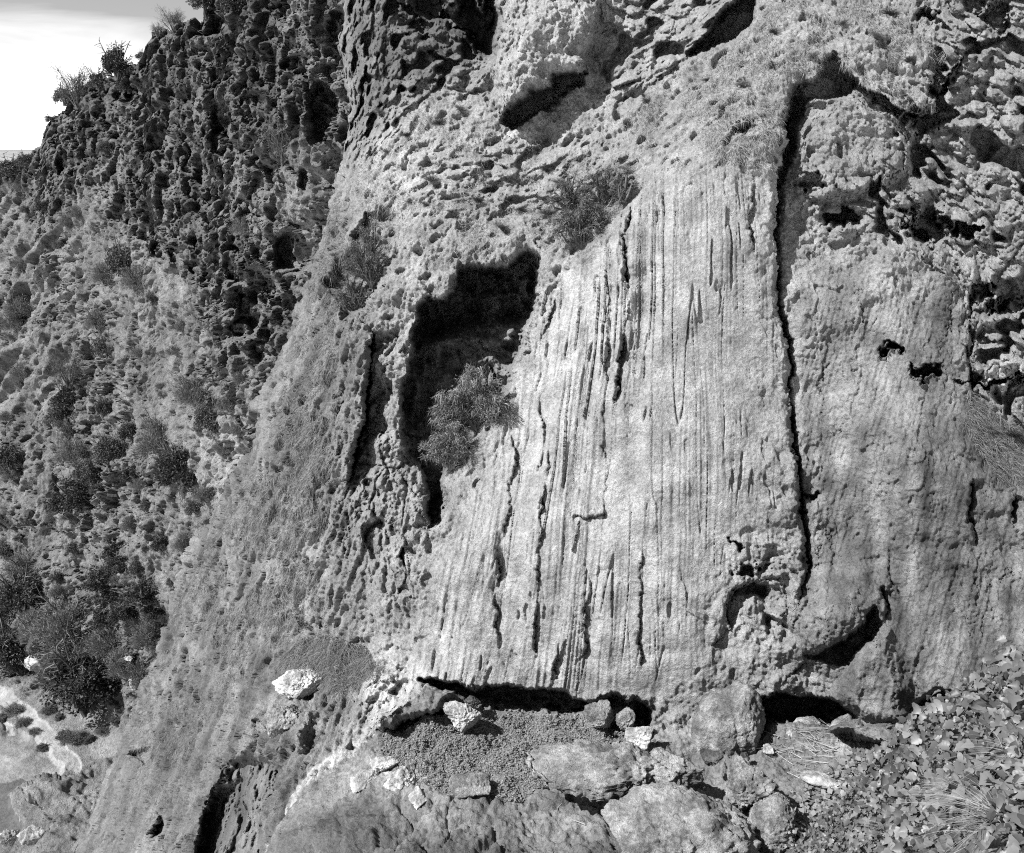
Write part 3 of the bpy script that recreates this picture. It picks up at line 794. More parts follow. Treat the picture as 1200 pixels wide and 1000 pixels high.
# crest rolls back behind the skyline
nb2 = 14
kk = np.linspace(0, 1, nb2 + 1)[1:][::-1].astype(f4)
bdir = ray(U2[:1], V2[:1]).astype(f4) + np.array([0, 0, -0.25], f4)
back2 = P2f[:1] + bdir * (kk[:, None, None] ** 1.4 * 14.0)
P2a = np.concatenate([back2, P2f], 0)
t2a = np.concatenate([np.broadcast_to(t2n[:1], back2.shape[:2]), t2n], 0)
fc2 = grid_faces(*P2a.shape[:2])
zero = np.zeros(back2.shape[:2], bool)
isP = np.concatenate([zero, (pool > 0.5)], 0)[:-1, :-1]
isT = np.concatenate([zero, (track > 0.5) & (pool <= 0.5)], 0)[:-1, :-1]
isF = np.concatenate([zero, (floor_ > 0.5) & (track <= 0.5) & (pool <= 0.5)], 0)[:-1, :-1]
isH = ~(isP | isT | isF)
for nm, selm, mat, lab in (('hillside', isH, 'hill', 'steep stony hillside rising behind the tufa cliff to a craggy dark crest'), ('valley_floor', isF, 'hill', 'stony valley floor below the hillside'),
                           ('riverbed', isP, 'pale', 'pale dry travertine riverbed beside the track'), ('footpath', isT, 'pale', 'pale footpath winding down to the riverbed')):
    o = link(nm, sub_mesh(nm, P2a, fc2.reshape(-1, 4), selm.ravel(), {'tone': t2a}, [M[mat]]))
    tag(o, lab, kind='structure')


def s2(u, v):
    c = int(np.clip(np.searchsorted(u2, u), 1, len(u2) - 2))
    t = (v - T2[c]) / (1100 - T2[c])
    r = int(np.clip(t * (len(t2) - 1), 0, len(t2) - 1))
    return Vector([float(x) for x in P2f[r, c]])

# ================================================================== plants: small faces spread through real volumes
def unit(v):
    return v / (np.linalg.norm(v, axis=-1, keepdims=True) + 1e-9)


def kites(c, ax, sd, L, W):
    """leaf-shaped quads from base points, long axes and side axes"""
    L = np.asarray(L)[:, None]; W = np.asarray(W)[:, None]
    v = np.stack([c, c + ax * L * .45 + sd * W * .5, c + ax * L, c + ax * L * .45 - sd * W * .5], 1)
    return v.reshape(-1, 3), np.arange(len(c) * 4).reshape(-1, 4)


def blades(c, d, L, W, bend, seg=2):
    """curved tapering blades: base points, start directions, lengths, widths, bend vectors"""
    n = len(c)
    L = np.asarray(L)[:, None]; W = np.asarray(W)[:, None]
    sd = unit(np.cross(d, rng.normal(size=(n, 3))))
    rows = []
    for i in range(seg + 1):
        t = i / seg
        p = c + d * L * t + bend * L * (t * t)
        wv_ = sd * W * (1 - 0.85 * t) * 0.5
        rows += [p - wv_, p + wv_]
    v = np.stack(rows, 1)
    k = 2 * (seg + 1)
    base = np.arange(n)[:, None] * k
    fs = []
    for i in range(seg):
        fs.append(base + np.array([[2 * i, 2 * i + 1, 2 * i + 3, 2 * i + 2]]))
    return v.reshape(-1, 3), np.concatenate(fs, 0)


def tube(pts, r0, r1, ns=5):
    pts = np.array(pts, float)
    n = len(pts)
    tg = unit(np.gradient(pts, axis=0))
    ref = np.array([0.31, 0.87, 0.38])
    a = unit(np.cross(tg, ref)); b = np.cross(tg, a)
    ang = np.linspace(0, 2 * math.pi, ns, endpoint=False)
    r = np.linspace(r0, r1, n)[:, None, None]
    v = pts[:, None] + r * (a[:, None] * np.cos(ang)[None, :, None] + b[:, None] * np.sin(ang)[None, :, None])
    f = []
    for i in range(n - 1):
        for j in range(ns):
            f.append((i * ns + j, i * ns + (j + 1) % ns, (i + 1) * ns + (j + 1) % ns, (i + 1) * ns + j))
    return v.reshape(-1, 3), np.array(f)


def merge(parts):
    vs_, fs, o_ = [], [], 0
    for v, f in parts:
        vs_.append(v); fs.append(f + o_); o_ += len(v)
    return np.concatenate(vs_), np.concatenate(fs)


def scatter(poly, n, seed):
    r = np.random.default_rng(seed)
    pl = np.array(poly, float)
    lo, hi = pl.min(0), pl.max(0)
    out = []
    while sum(len(x) for x in out) < n:
        q_ = lo + r.random((n * 2, 2)) * (hi - lo)
        out.append(q_[sdp(q_[:, 0], q_[:, 1], poly) < 0])
    return np.concatenate(out)[:n]


def make_shrub(kind, seed):
    """unit shrub about 2 wide and 2 high, base at the origin: (crown mesh, branch mesh)"""
    r = np.random.default_rng(seed)
    br, tips = [], []
    nb_ = 9 if kind != 'tree' else 7
    for i in range(nb_):
        a = 2 * math.pi * (i + r.random() * .8) / nb_
        sp = r.uniform(0.25, 0.85) if kind != 'tree' else r.uniform(0.15, 0.6)
        top = np.array([math.cos(a) * sp, math.sin(a) * sp, r.uniform(0.8, 1.7)])
        mid = top * np.array([.45, .45, .5]) + r.normal(size=3) * 0.08
        ln = [np.array([r.normal() * .05, r.normal() * .05, -0.15]), mid, top]
        br.append(tube(ln, 0.045 if kind != 'tree' else 0.07, 0.012))
        tips.append(top)
        for k in range(4):
            t = r.uniform(0.4, 0.95)
            st = mid + (top - mid) * t
            en = st + unit(r.normal(size=3) + np.array([math.cos(a), math.sin(a), .4])) * r.uniform(.25, .5)
            br.append(tube([st, (st + en) / 2 + r.normal(size=3) * .03, en], 0.018, 0.006, 4))
            tips.append(en)
    tips = np.array(tips)
    if kind in ('dark', 'mid', 'tree'):
        nc = 70
        dd = unit(r.normal(size=(nc, 3))); dd[:, 2] = np.abs(dd[:, 2])
        lobes = unit(r.normal(size=(7, 3)))
        swell = 0.72 + 0.28 * np.clip((dd @ lobes.T).max(1), 0, 1) ** 3
        cc = dd * (swell * r.uniform(.55, .95, nc))[:, None] * np.array([1, 1, 1.35])
        cc[:, 2] += .12 if kind != 'tree' else .5
        n = 4600
        idx = r.integers(0, nc, n)
        rad = r.uniform(.10, .26, nc)[idx]
        dirs = unit(r.normal(size=(n, 3)))
        c = cc[idx] + dirs * (rad * r.random(n) ** .35)[:, None]
        c[:, 2] = np.maximum(c[:, 2], -.02)
        ax = unit(dirs + r.normal(size=(n, 3)) * .7)
        sd = unit(np.cross(ax, r.normal(size=(n, 3))))
        cr_ = kites(c, ax, sd, r.uniform(.06, .11, n), r.uniform(.045, .075, n))
    elif kind == 'grey':                         # soft fine-leaved dome
        nc = 60
        dd = unit(r.normal(size=(nc, 3))); dd[:, 2] = np.abs(dd[:, 2])
        cc = dd * r.uniform(.35, .92, nc)[:, None] * np.array([1, 1, 1.3]); cc[:, 2] += .08
        n = 6500
        idx = r.integers(0, nc, n)
        c = cc[idx] + r.normal(size=(n, 3)) * .13
        c[:, 2] = np.maximum(c[:, 2], -.02)
        d = unit(c * np.array([1, 1, .8]) + np.array([0, 0, .3]) + r.normal(size=(n, 3)) * .4)
        cr_ = blades(c, d, r.uniform(.08, .17, n), r.uniform(.018, .034, n), r.normal(size=(n, 3)) * .12, 1)
    else:                                        # bare twigs
        n = 2600
        idx = r.integers(0, len(tips), n)
        t = r.random(n)[:, None]
        c = tips[idx] * (0.45 + 0.6 * t) + r.normal(size=(n, 3)) * .14
        c[:, 2] = np.abs(c[:, 2]) * .95 + .02
        d = unit(c * np.array([1, 1, .6]) + np.array([0, 0, .35]) + r.normal(size=(n, 3)) * .5)
        cr_ = blades(c, d, r.uniform(.10, .26, n), r.uniform(.010, .020, n), r.normal(size=(n, 3)) * .12, 1)
    bm = merge(br)
    mats = {'dark': 'leaf_dark', 'mid': 'leaf_mid', 'tree': 'leaf_dark', 'grey': 'leaf_grey', 'twig': 'twig'}
    return mesh_np('crown', cr_[0], cr_[1], 4, mats=[M[mats[kind]]], smooth=False), mesh_np('branches', bm[0], bm[1], 4, mats=[M['bark']])


SHR = {(k, i): make_shrub(k, 100 + 7 * i + len(k) * 31) for k in ('dark', 'mid', 'grey', 'tree', 'twig') for i in range(3)}


def px2m(u, v, p):
    """metres per photo pixel at point p"""
    return (p.y * CT - p.z * ST) / F


def shrub(u, v, wpx, kind, label, hgt=1.0, name='shrub', group=None, surf=None, sink=0.10):
    """a shrub whose base stands at the given place of the hillside"""
    p = (surf or s2)(u, v + wpx * 0.42 * hgt)
    k = wpx * px2m(u, v, p) * 0.57
    root = bpy.data.objects.new(name, None)
    COL.objects.link(root)
    root.location = (p.x, p.y - 0.25 * k, p.z - sink * k)
    root.rotation_euler = (0, 0, random.uniform(0, 6.28))
    root.scale = (k, k, k * hgt)
    tag(root, label, 'shrub' if name != 'tree' else 'tree', group)
    cme, bme = SHR[(kind, random.randrange(3))]
    link('crown', cme, root)
    link('branches' if name != 'tree' else 'trunk', bme, root)
    return root


SL = {'dark': 'dark leafy shrub on the stony hillside', 'mid': 'mid grey leafy shrub on the stony hillside', 'grey': 'pale grey twiggy shrub on the stony hillside', 'twig': 'dry brown-grey twiggy bush on the stony hillside'}
GR = 'shrubs on the stony hillside'
for (u, v, wp, kd) in [(25, 355, 30, 'grey'), (30, 432, 26, 'grey'), (26, 446, 22, 'grey'), (15, 528, 38, 'mid'), (6, 545, 24, 'grey'), (125, 473, 28, 'dark'), (75, 482, 28, 'mid'), (148, 500, 27, 'dark'),
                       (130, 520, 42, 'mid'), (96, 525, 34, 'grey'), (112, 545, 40, 'mid'), (193, 503, 52, 'grey'), (158, 552, 26, 'dark'), (235, 452, 40, 'grey'), (252, 480, 40, 'mid'), (272, 470, 24, 'grey'),
                       (218, 630, 24, 'grey'), (47, 470, 11, 'dark'), (127, 400, 34, 'mid'), (118, 372, 30, 'grey'), (180, 348, 14, 'mid'), (283, 262, 26, 'grey'), (146, 300, 46, 'mid'), (166, 322, 40, 'grey'), (122, 318, 30, 'grey'),
                       (53, 240, 20, 'dark'), (7, 273, 14, 'mid'), (110, 192, 17, 'mid'), (150, 95, 30, 'mid'), (127, 172, 18, 'mid'), (80, 257, 22, 'grey'), (95, 248, 18, 'grey'), (75, 673, 16, 'dark'),
                       (84, 500, 22, 'mid'), (203, 560, 20, 'grey'), (240, 575, 24, 'grey'), (232, 590, 26, 'mid'), (50, 560, 16, 'mid'), (8, 641, 24, 'mid'), (30, 655, 40, 'grey'), (162, 660, 20, 'mid'), (201, 679, 16, 'mid'), (90, 640, 20, 'mid'),
                       (175, 590, 16, 'mid'), (262, 520, 22, 'grey'), (280, 500, 18, 'grey'), (60, 600, 18, 'grey'), (150, 610, 18, 'grey'), (20, 375, 26, 'grey'), (5, 600, 22, 'grey'), (210, 380, 16, 'grey'), (290, 440, 18, 'grey'),
                       (35, 245, 14, 'mid'), (65, 285, 14, 'grey'), (200, 240, 14, 'mid'), (35, 310, 18, 'grey')]:
    size_w = 'tiny ' if wp < 17 else 'small ' if wp < 25 else 'middling ' if wp < 35 else 'large '
    where_ = 'high under the dark crag' if v < 330 else 'beside the cliff flank' if u > 185 else 'just above the thicket' if v > 585 else 'on the bare slope below the crag' if v < 440 else 'among the rocks of the mid slope'
    shrub(u, v, wp, kd, size_w + {'dark': 'dark leafy', 'mid': 'mid grey leafy', 'grey': 'pale grey fine-leaved'}[kd] + ' shrub ' + where_, random.uniform(.8, 1.1), group=GR)
for (u, v) in scatter([(0, 330), (110, 330), (230, 420), (280, 470), (230, 600), (185, 690), (150, 760), (0, 790)], 24, 55):
    kd = random.choice(['mid', 'grey', 'grey', 'twig']); wp = random.uniform(9, 22)
    lab = ('tiny ' if wp < 13 else 'small ' if wp < 18 else 'low broad ') + {'mid': 'leafy scrub tuft ', 'grey': 'pale scrub tuft ', 'twig': 'dry twiggy scrub tuft '}[kd] + ('beside the cliff flank' if u > 170 else 'on the bare slope below the crag' if v < 460 else 'among the rocks of the mid slope' if v < 600 else 'round the dark thicket')
    shrub(float(u), float(v), wp, kd, lab, random.uniform(.6, .9), group='scrub scattered over the hillside')
shrub(85, 457, 46, 'dark', 'spreading dark shrub below a bare twiggy bush on the hillside', .85)
shrub(88, 432, 40, 'twig', 'bare twiggy bush standing above a spreading dark shrub', 1.0)
shrub(97, 570, 54, 'dark', 'wide dark shrub above a low terrace of the hillside', .9)
shrub(215, 535, 58, 'dark', 'large round dark shrub with deep shade at its foot', 1.1)
shrub(193, 630, 27, 'dark', 'small compact dark shrub alone beside the foot of the tufa cliff')
shrub(333, 172, 42, 'twig', 'drooping grey bush under the dark crag', 1.3)
for (u, v, wp, h_) in [(132, 637, 38, .9), (127, 668, 42, .8), (133, 690, 36, .8), (173, 685, 46, .8), (151, 709, 34, .8), (125, 714, 35, .8), (181, 710, 30, .7), (184, 732, 24, .7), (168, 750, 16, .7), (142, 655, 30, .8)]:
    shrub(u, v, wp, 'dark', ('small ' if wp < 26 else 'middling ' if wp < 36 else 'large ') + 'very dark dense shrub ' + ('at the top of the dark thicket' if v < 672 else 'in the heart of the dark thicket' if v < 705 else 'at the lower end of the dark thicket'), h_, group='dark thicket above the tree')
for (u, v, wp, kd) in [(35, 680, 62, 'mid'), (84, 715, 70, 'grey'), (16, 745, 62, 'mid'), (105, 752, 78, 'grey'), (130, 738, 50, 'grey'), (54, 722, 44, 'grey'), (60, 745, 40, 'mid'), (-15, 700, 50, 'mid'), (150, 765, 40, 'grey'), (165, 775, 34, 'grey'), (82, 770, 50, 'grey'), (10, 700, 44, 'mid'), (175, 735, 34, 'grey')]:
    shrub(u, v, wp, kd, ('huge ' if wp > 60 else 'large ' if wp > 42 else 'small ') + ('soft pale grey bush ' if kd == 'grey' else 'mid grey leafy bush ') + ('between the dark thicket and the cliff flank' if u > 140 else 'right above the dark tree' if u > 70 and v > 730 else 'beside the split boulder' if u < 70 and v > 715 else 'on the slope beside the dark thicket'), .95, group='grey thicket around the tree')
shrub(102, 788, 78, 'tree', 'dark tree with bare trunks and a shaded foot above the riverbed', 1.0, 'tree')
shrub(122, 796, 50, 'tree', 'small dark tree beside the larger one above the riverbed', .9, 'tree')
for (u, v, wp) in [(121, 852, 18), (86, 858, 24), (104, 863, 15), (50, 866, 15), (15, 826, 22), (27, 840, 16), (3, 836, 18), (40, 852, 12), (70, 838, 12), (75, 858, 18), (58, 828, 16), (135, 842, 16)]:
    shrub(u, v, wp, random.choice(['mid', 'grey']), 'low bush on the valley floor beside the footpath', .6, group='low bushes by the footpath')
# along the crest
shrub(143, 72, 40, 'dark', 'dark leafy bush standing up on the crest against the sky', 1.15)
shrub(94, 106, 38, 'twig', 'thin twiggy bush on the crest against the sky', 1.1)
shrub(80, 112, 26, 'mid', 'leafy bush beside the twiggy one on the crest')
shrub(115, 92, 26, 'mid', 'low leafy bush on the crest beside a notch')
shrub(247, 6, 36, 'tree', 'small open tree on top of the dark crag', 1.1, 'tree', sink=0.0)
shrub(204, 27, 28, 'twig', 'bare twigs on the top edge of the dark crag', .9)
shrub(278, 2, 40, 'dark', 'dark bush on top of the crag behind the small tree', .8)
shrub(185, 36, 18, 'twig', 'dry sprig at the outer corner of the dark crag', .8)
for (u, v, wp) in [(18, 196, 40), (34, 186, 26), (4, 205, 30), (168, 66, 16), (62, 140, 14)]:
    shrub(u, v, wp, 'mid', 'dense bush on the descending end of the crest', .8, group='bushes at the end of the crest')

# ------------------------------------------------------------------ plants on the near cliff
def plant_root(name, p, label, cat, group=None):
    r = bpy.data.objects.new(name, None)
    COL.objects.link(r)
    r.location = p
    return tag(r, label, cat, group)


def feathery(u, v, wpx, hpx, label, seed, n=9000, mat='feather', lift=0.35, dy=0.0, droop=-0.5, val=None):
    """arching fine foliage round a fan of branches rooted in the rock at (u, v)"""
    r = np.random.default_rng(seed)
    p = s1(u, v); p.y += dy
    m_ = px2m(u, v, p)
    Wd, Hh = wpx * m_ * .5, hpx * m_
    root = plant_root('bush', p, label, 'bush')
    nb_ = 46
    br, path = [], []
    for i in range(nb_):
        a = r.uniform(-1, 1); hgt = r.uniform(.25, 1) * (1 - .45 * a * a) * r.uniform(.85, 1.05)
        en = np.array([a * Wd, -r.uniform(.05, .55) * Wd, hgt * Hh])
        pts = [np.zeros(3) + r.normal(size=3) * .02, en * np.array([.35, .4, .6]) + r.normal(size=3) * .04, en * np.array([.75, .8, .95]), en * np.array([1, 1, .92])]
        br.append(tube(pts, .018, .004, 5)); path.append(pts)
    path = np.array(path)
    idx = r.integers(0, nb_, n)
    t = r.uniform(.25, 1, n) * 3
    i0 = np.clip(t.astype(int), 0, 2); fr = (t - i0)[:, None]
    c = path[idx, i0] * (1 - fr) + path[idx, i0 + 1] * fr + r.normal(size=(n, 3)) * .035 * (Wd / .5)
    d = unit(path[idx, i0 + 1] - path[idx, i0] + r.normal(size=(n, 3)) * .12)
    b = blades(c, d, r.uniform(.03, .085, n) * (Wd / .5), r.uniform(.006, .014, n) * max(.7, Wd / .5), r.normal(size=(n, 3)) * .15 + np.array([0, 0, droop * .5]), 2)
    link('foliage', mesh_np('foliage', b[0], b[1], 4, mats=[M[mat]], smooth=False), root)
    bm = merge(br)
    link('branches', mesh_np('branches', bm[0], bm[1], 4, mats=[M['bark']]), root)
    return root


feathery(556, 500, 92, 80, 'feathery bush growing in the mouth of the deep cave', 1, 13000, dy=-.10, droop=-.9)
feathery(530, 540, 70, 60, 'smaller feathery bush at the lower lip of the deep cave', 2, 7000, dy=-.2)
feathery(680, 285, 80, 62, 'wispy bush beside the upper end of the stone curtain', 3, 5500, 'feather_dim')
feathery(668, 250, 60, 50, 'thin wispy bush on the pale shelf near the curtain', 13, 3000, 'feather_dim')
feathery(705, 245, 56, 56, 'wispy bush leaning on the edge of the curtain', 14, 3600, 'feather_dim')
feathery(728, 235, 34, 44, 'wispy sprig against the upper edge of the stone curtain', 4, 2200, 'feather_dim')
feathery(436, 332, 62, 78, 'grey wispy bush filling the small niche beside the cave', 5, 8000, 'feather_dim', dy=-.1)
feathery(415, 362, 46, 50, 'low wispy bush below the small niche', 6, 4000, 'feather_dim', dy=-.1)

tuft_specs = [(506, 212, 26), (590, 272, 26), (640, 250, 24), (560, 235, 18), (498, 240, 14), (515, 145, 22), (540, 130, 20), (478, 160, 16), (455, 180, 18), (590, 195, 14), (735, 200, 22), (760, 120, 24), (740, 95, 20), (610, 245, 18), (655, 215, 24),
              (826, 92, 14), (868, 100, 20), (845, 125, 16), (1022, 50, 24), (1040, 18, 24), (985, 30, 18), (905, 40, 16), (950, 70, 16), (1060, 75, 18), (380, 230, 20), (372, 262, 18), (445, 130, 18), (1185, 510, 30), (1160, 500, 22), (640, 200, 18), (670, 255, 26), (530, 250, 14), (395, 300, 16)]
TF = []
for i in range(4):
    r = np.random.default_rng(300 + i)
    n = 420
    a = r.uniform(0, 6.28, n); sp = r.random(n) ** .7
    d = unit(np.stack([np.cos(a) * sp, np.sin(a) * sp, .75 + 0 * a], -1))
    b = blades(np.stack([np.cos(a) * .12 * sp, np.sin(a) * .12 * sp, -.05 + 0 * a], -1), d, r.uniform(.5, 1.1, n), r.uniform(.018, .04, n), np.stack([np.cos(a) * .25, np.sin(a) * .25, -.45 + 0 * a], -1), 3)
    TF.append(mesh_np('grass_tuft', b[0], b[1], 4, mats=[M['leaf_mid' if i % 2 else 'leaf_grey']], smooth=False))
for i, (u, v, wp) in enumerate(tuft_specs):
    p = s1(u, v)
    k = wp * px2m(u, v, p) * .62
    o = link('grass_tuft', TF[i % 4]); o.location = (p.x, p.y - .04, p.z)
    o.rotation_euler = (random.uniform(.1, .5), random.uniform(-.2, .2), random.uniform(0, 6.28)); o.scale = (k, k, k)
    tag(o, 'dry grass tuft rooted in the pale rock above the cave' if u < 800 else 'dry grass tuft on the rounded top beside the long crack', 'grass tuft', 'dry tufts on the upper cliff' if u < 800 else 'tufts above the crack')


def grass_patch(name, label, poly, n, Lr_, Wr_, lean, mat, seed, jitter=.6, clump=0.03, thr=-0.1):
    r = np.random.default_rng(seed)
    q_ = scatter(poly, n, seed)
    pn = perlin(np.stack([q_[:, 0] * clump, q_[:, 1] * clump, q_[:, 0] * 0 + seed], -1), 7)
    q_ = q_[pn + r.normal(size=len(pn)) * .12 > thr]
    P, n_ = s1_pick(q_[:, 0], q_[:, 1])
    m_ = len(P)
    d = unit(n_ * .6 + np.array(lean) + r.normal(size=(m_, 3)) * jitter * .5)
    b = blades(P - n_ * .01, d, r.uniform(*Lr_, m_), r.uniform(*Wr_, m_), np.array([0, 0, -.5]) + r.normal(size=(m_, 3)) * .15, 2)
    o = link(name, mesh_np(name, b[0], b[1], 4, mats=[M[mat]], smooth=False))
    return tag(o, label, kind='stuff')


grass_patch('dry_grass', 'short dry grass hanging on the flank of the cliff', [(400, 210), (410, 300), (392, 380), (400, 520), (370, 640), (380, 720), (300, 780), (240, 840), (190, 960), (60, 960), (150, 880), (200, 720), (260, 610), (312, 510), (340, 410), (372, 320)], 60000, (.05, .13), (.004, .009), (0, 0, -.4), 'moss_grass', 21)
grass_patch('combed_grass', 'long combed grass hanging over the pale rocks', [(330, 770), (350, 745), (385, 742), (430, 760), (450, 790), (420, 800), (395, 812), (385, 790), (340, 785)], 9000, (.10, .28), (.004, .008), (.35, -.1, -.2), 'moss_grass', 22, .3, thr=-1)
grass_patch('shelf_grass', 'sparse dry grass over the pale shelf above the cave', [(410, 190), (480, 130), (600, 160), (720, 150), (760, 120), (790, 100), (740, 220), (690, 310), (620, 290), (500, 310), (420, 240)], 26000, (.04, .11), (.004, .008), (0, -.1, .1), 'grass', 23, thr=.05)
grass_patch('crown_grass', 'short dry grass over the rounded top of the cliff', [(800, 100), (890, 30), (900, 0), (1030, 0), (1060, 40), (1110, 60), (1095, 130), (1050, 110), (1000, 85), (930, 90), (905, 200), (840, 190), (780, 200)], 30000, (.03, .09), (.004, .008), (0, -.2, -.2), 'grass', 24, thr=.0)
grass_patch('gully_grass', 'grey grass in the gully beside the pale lumps', [(1135, 455), (1165, 480), (1215, 520), (1215, 580), (1170, 560), (1130, 500)], 6000, (.05, .14), (.004, .008), (0, -.1, -.3), 'moss_grass', 25, thr=-1)


def leaf_cover(name, label, poly, n, size, mat, seed, thr=-1, clump=.04, lift=.02):
    r = np.random.default_rng(seed)
    q_ = scatter(poly, n, seed)
    pn = perlin(np.stack([q_[:, 0] * clump, q_[:, 1] * clump, q_[:, 0] * 0 + seed], -1), 9) + r.normal(size=len(q_)) * .15
    q_ = q_[pn > thr]
    P, n_ = s1_pick(q_[:, 0], q_[:, 1])
    m_ = len(P)
    up_ = unit(n_ * .3 + np.array([0, -.1, 1]) + r.normal(size=(m_, 3)) * .45)
    ax = unit(np.cross(up_, r.normal(size=(m_, 3))))
    sd = np.cross(up_, ax)
    sz = r.uniform(.6, 1.3, m_) * size
    b = kites(P + np.array([0, 0, 1]) * (r.random(m_) * lift)[:, None], ax, sd, sz, sz * .85)
    o = link(name, mesh_np(name, b[0], b[1], 4, mats=[M[mat]], smooth=False))
    return tag(o, label, kind='stuff')


leaf_cover('ground_cover', 'low clover-like ground cover on the ledge under the stone curtain', [(440, 880), (450, 858), (530, 842), (560, 838), (690, 838), (730, 866), (770, 868), (700, 876), (650, 880), (640, 905), (650, 915), (600, 940), (560, 935), (520, 930), (470, 915)], 60000, .019, 'clover', 31, thr=-.35)
leaf_cover('herb_cover', 'small-leaved pale herbs between the boulders and the ivy', [(880, 990), (930, 930), (985, 905), (1000, 880), (1050, 872), (1080, 880), (1080, 1020), (870, 1020)], 9000, .06, 'herb', 32, thr=-.45, lift=.08)

# ------------------------------------------------------------------ far land beyond the crest
gx = np.linspace(-1500, 900, 120); gy = np.concatenate([np.linspace(70, 900, 70), np.linspace(950, 3800, 20)])
GX, GY = np.meshgrid(gx, gy)
GP = np.stack([GX, GY, GX * 0], -1)
GZ = -26 + 30.5 * sstep(250, 700, GY + 60 * perlin(GP * .004, 90)) + 5 * perlin(GP * .006, 91) + 2 * perlin(GP * .02, 92) * sstep(150, 400, GY)
GZ = np.where(GY > 1000, 2.0, GZ)
o = link('far_hill', mesh_np('far_hill', np.stack([GX, GY, GZ], -1), grid_faces(*GX.shape).reshape(-1, 4), 4, {'tone': 0.22 + 0.10 * perlin(GP * .05, 93)}, [M['hill']]))
tag(o, 'pale distant hill beyond the end of the crest', kind='structure')

# ------------------------------------------------------------------ boulders
import bmesh
_ico = {}


def ico(sub):
    if sub not in _ico:
        bm = bmesh.new(); bmesh.ops.create_icosphere(bm, subdivisions=sub, radius=1.0)
        _ico[sub] = (np.array([v.co[:] for v in bm.verts]), np.array([[v.index for v in f.verts] for f in bm.faces]))
        bm.free()
    return _ico[sub]


def boulder(name, label, u, v, y, half, mat, seed, rot=(0, 0, 0), sub=5, planes=15, rough=0.75, sharp=.62, shape=None, group=None, cat='boulder'):
    """angular weathered stone: a ball cut by random planes, then eroded; centre at the given spot"""
    r = np.random.default_rng(seed)
    d, f = ico(sub)
    rad = np.full(len(d), 1.12)
    for i in range(planes):
        n = unit(r.normal(size=3)); k = d @ n
        cut = r.uniform(sharp - .12, sharp + .14)
        rad = np.minimum(rad, np.where(k > .05, cut / np.maximum(k, .05), 9))
    h = np.array(half)
    p = d * rad[:, None] * h
    if shape:
        p = shape(p, d)
    s_m = float(h.mean())
    q_ = p / s_m + seed * 3.7
    e_ = .09 * fbm(q_ * 1.1, 3, off=seed) + .10 * fbm(q_ * 3.5, 4, .68, off=seed + 2)
    w1, w2, wi = worley(q_ * 4.0, seed)
    e_ = e_ - .05 * sstep(.5, 0, w1) * (wi > .5) + .03 * dome(w1)
    st = perlin(np.stack([q_[:, 0] * .6, q_[:, 1] * .6, q_[:, 2] * 7], -1), seed + 4)
    e_ = e_ + .035 * np.sign(st) * np.abs(st) ** .5
    e_ = e_ - .07 * sstep(.035, 0, np.abs(perlin(q_ * .9 + 3, seed + 8))) - .04 * sstep(.04, 0, np.abs(perlin(q_ * 2.1, seed + 9)))
    e_ = e_ + .05 * fbm(q_ * 10, 3, .7, off=seed + 6)
    p = p + d * (e_ * s_m * rough)[:, None]
    me = mesh_np(name, p, f, 3, mats=[M[mat]])
    o_ = link(name, me)
    o_.location = at(u, v, y); o_.rotation_euler = rot
    return tag(o_, label, cat, group)


def saddle(p, d):
    p = p.copy()
    x = p[:, 0]
    p[:, 2] *= 1 - .30 * np.exp(-((x - .22) / .07) ** 2) - .15 * (x < -.5)
    p[:, 1] *= 1 - .35 * np.exp(-((x - .22) / .08) ** 2)
    p[:, 2] += np.where(p[:, 2] < 0, .10 * (x < .1), 0)
    return p


def stump(p, d):
    p = p.copy()
    t = (p[:, 2] / .5 + 1) * .5
    p[:, 0] *= 1.15 - .30 * t; p[:, 1] *= 1.15 - .35 * t
    p[:, 0] += .10 * t * t
    a = np.arctan2(p[:, 1], p[:, 0])
    g = 1 + .10 * np.abs(np.sin(a * 3.3 + 1.7 * t)) + .05 * np.abs(np.sin(a * 8 + 2.5 * t)) + .10 * np.sin(a * 2 + 1)
    p[:, 0] *= g; p[:, 1] *= g
    return p


boulder('boulder', 'long flat two-lobed boulder lying on the ledge in front of the curtain', 735, 899, 7.66, (.90, .42, .27), 'boulder', 3, (.10, .05, .05), 6, 9, .8, shape=saddle)
boulder('flowstone_stump', 'smooth grooved flowstone stump bulging out at the foot of the curtain', 846, 850, 8.80, (.33, .34, .47), 'boulder', 4, (0, .08, 0), 6, 3, .45, 1.0, shape=stump, cat='rock')
boulder('boulder', 'upright pitted boulder behind the broad front rock', 872, 926, 7.45, (.30, .30, .36), 'boulder', 5, (.1, .15, .3), 6)
boulder('boulder', 'narrow rounded boulder leaning on the pitted one beside the trampled earth', 903, 968, 7.05, (.17, .22, .30), 'boulder', 6, (.1, .2, .2), 6, 6, .7, .95)
boulder('boulder', 'broad weathered front rock with pale pitted top', 785, 990, 6.7, (.72, .5, .34), 'boulder', 7, (.15, .1, .2), 6, 10)
boulder('rock', 'small block wedged between the flat boulder and the flowstone stump', 832, 888, 7.95, (.12, .12, .12), 'boulder_dark', 8, cat='rock')
boulder('rock', 'cracked block under the overhanging lip of the curtain', 703, 842, 8.75, (.20, .16, .20), 'boulder', 9, (0, .1, .4), cat='rock')
boulder('rock', 'narrow block between two pale rocks under the lip', 733, 846, 8.65, (.12, .12, .17), 'boulder', 10, (0, -.2, .2), cat='rock')
boulder('rock', 'pale smooth rock at the outer end of the lip', 752, 862, 8.45, (.16, .12, .15), 'boulder_pale', 11, cat='rock', planes=6)
boulder('rock', 'bright white rock at the mouth of the low recess', 545, 838, 8.75, (.26, .18, .17), 'boulder_pale', 12, (0, .1, 0), 6, cat='rock')
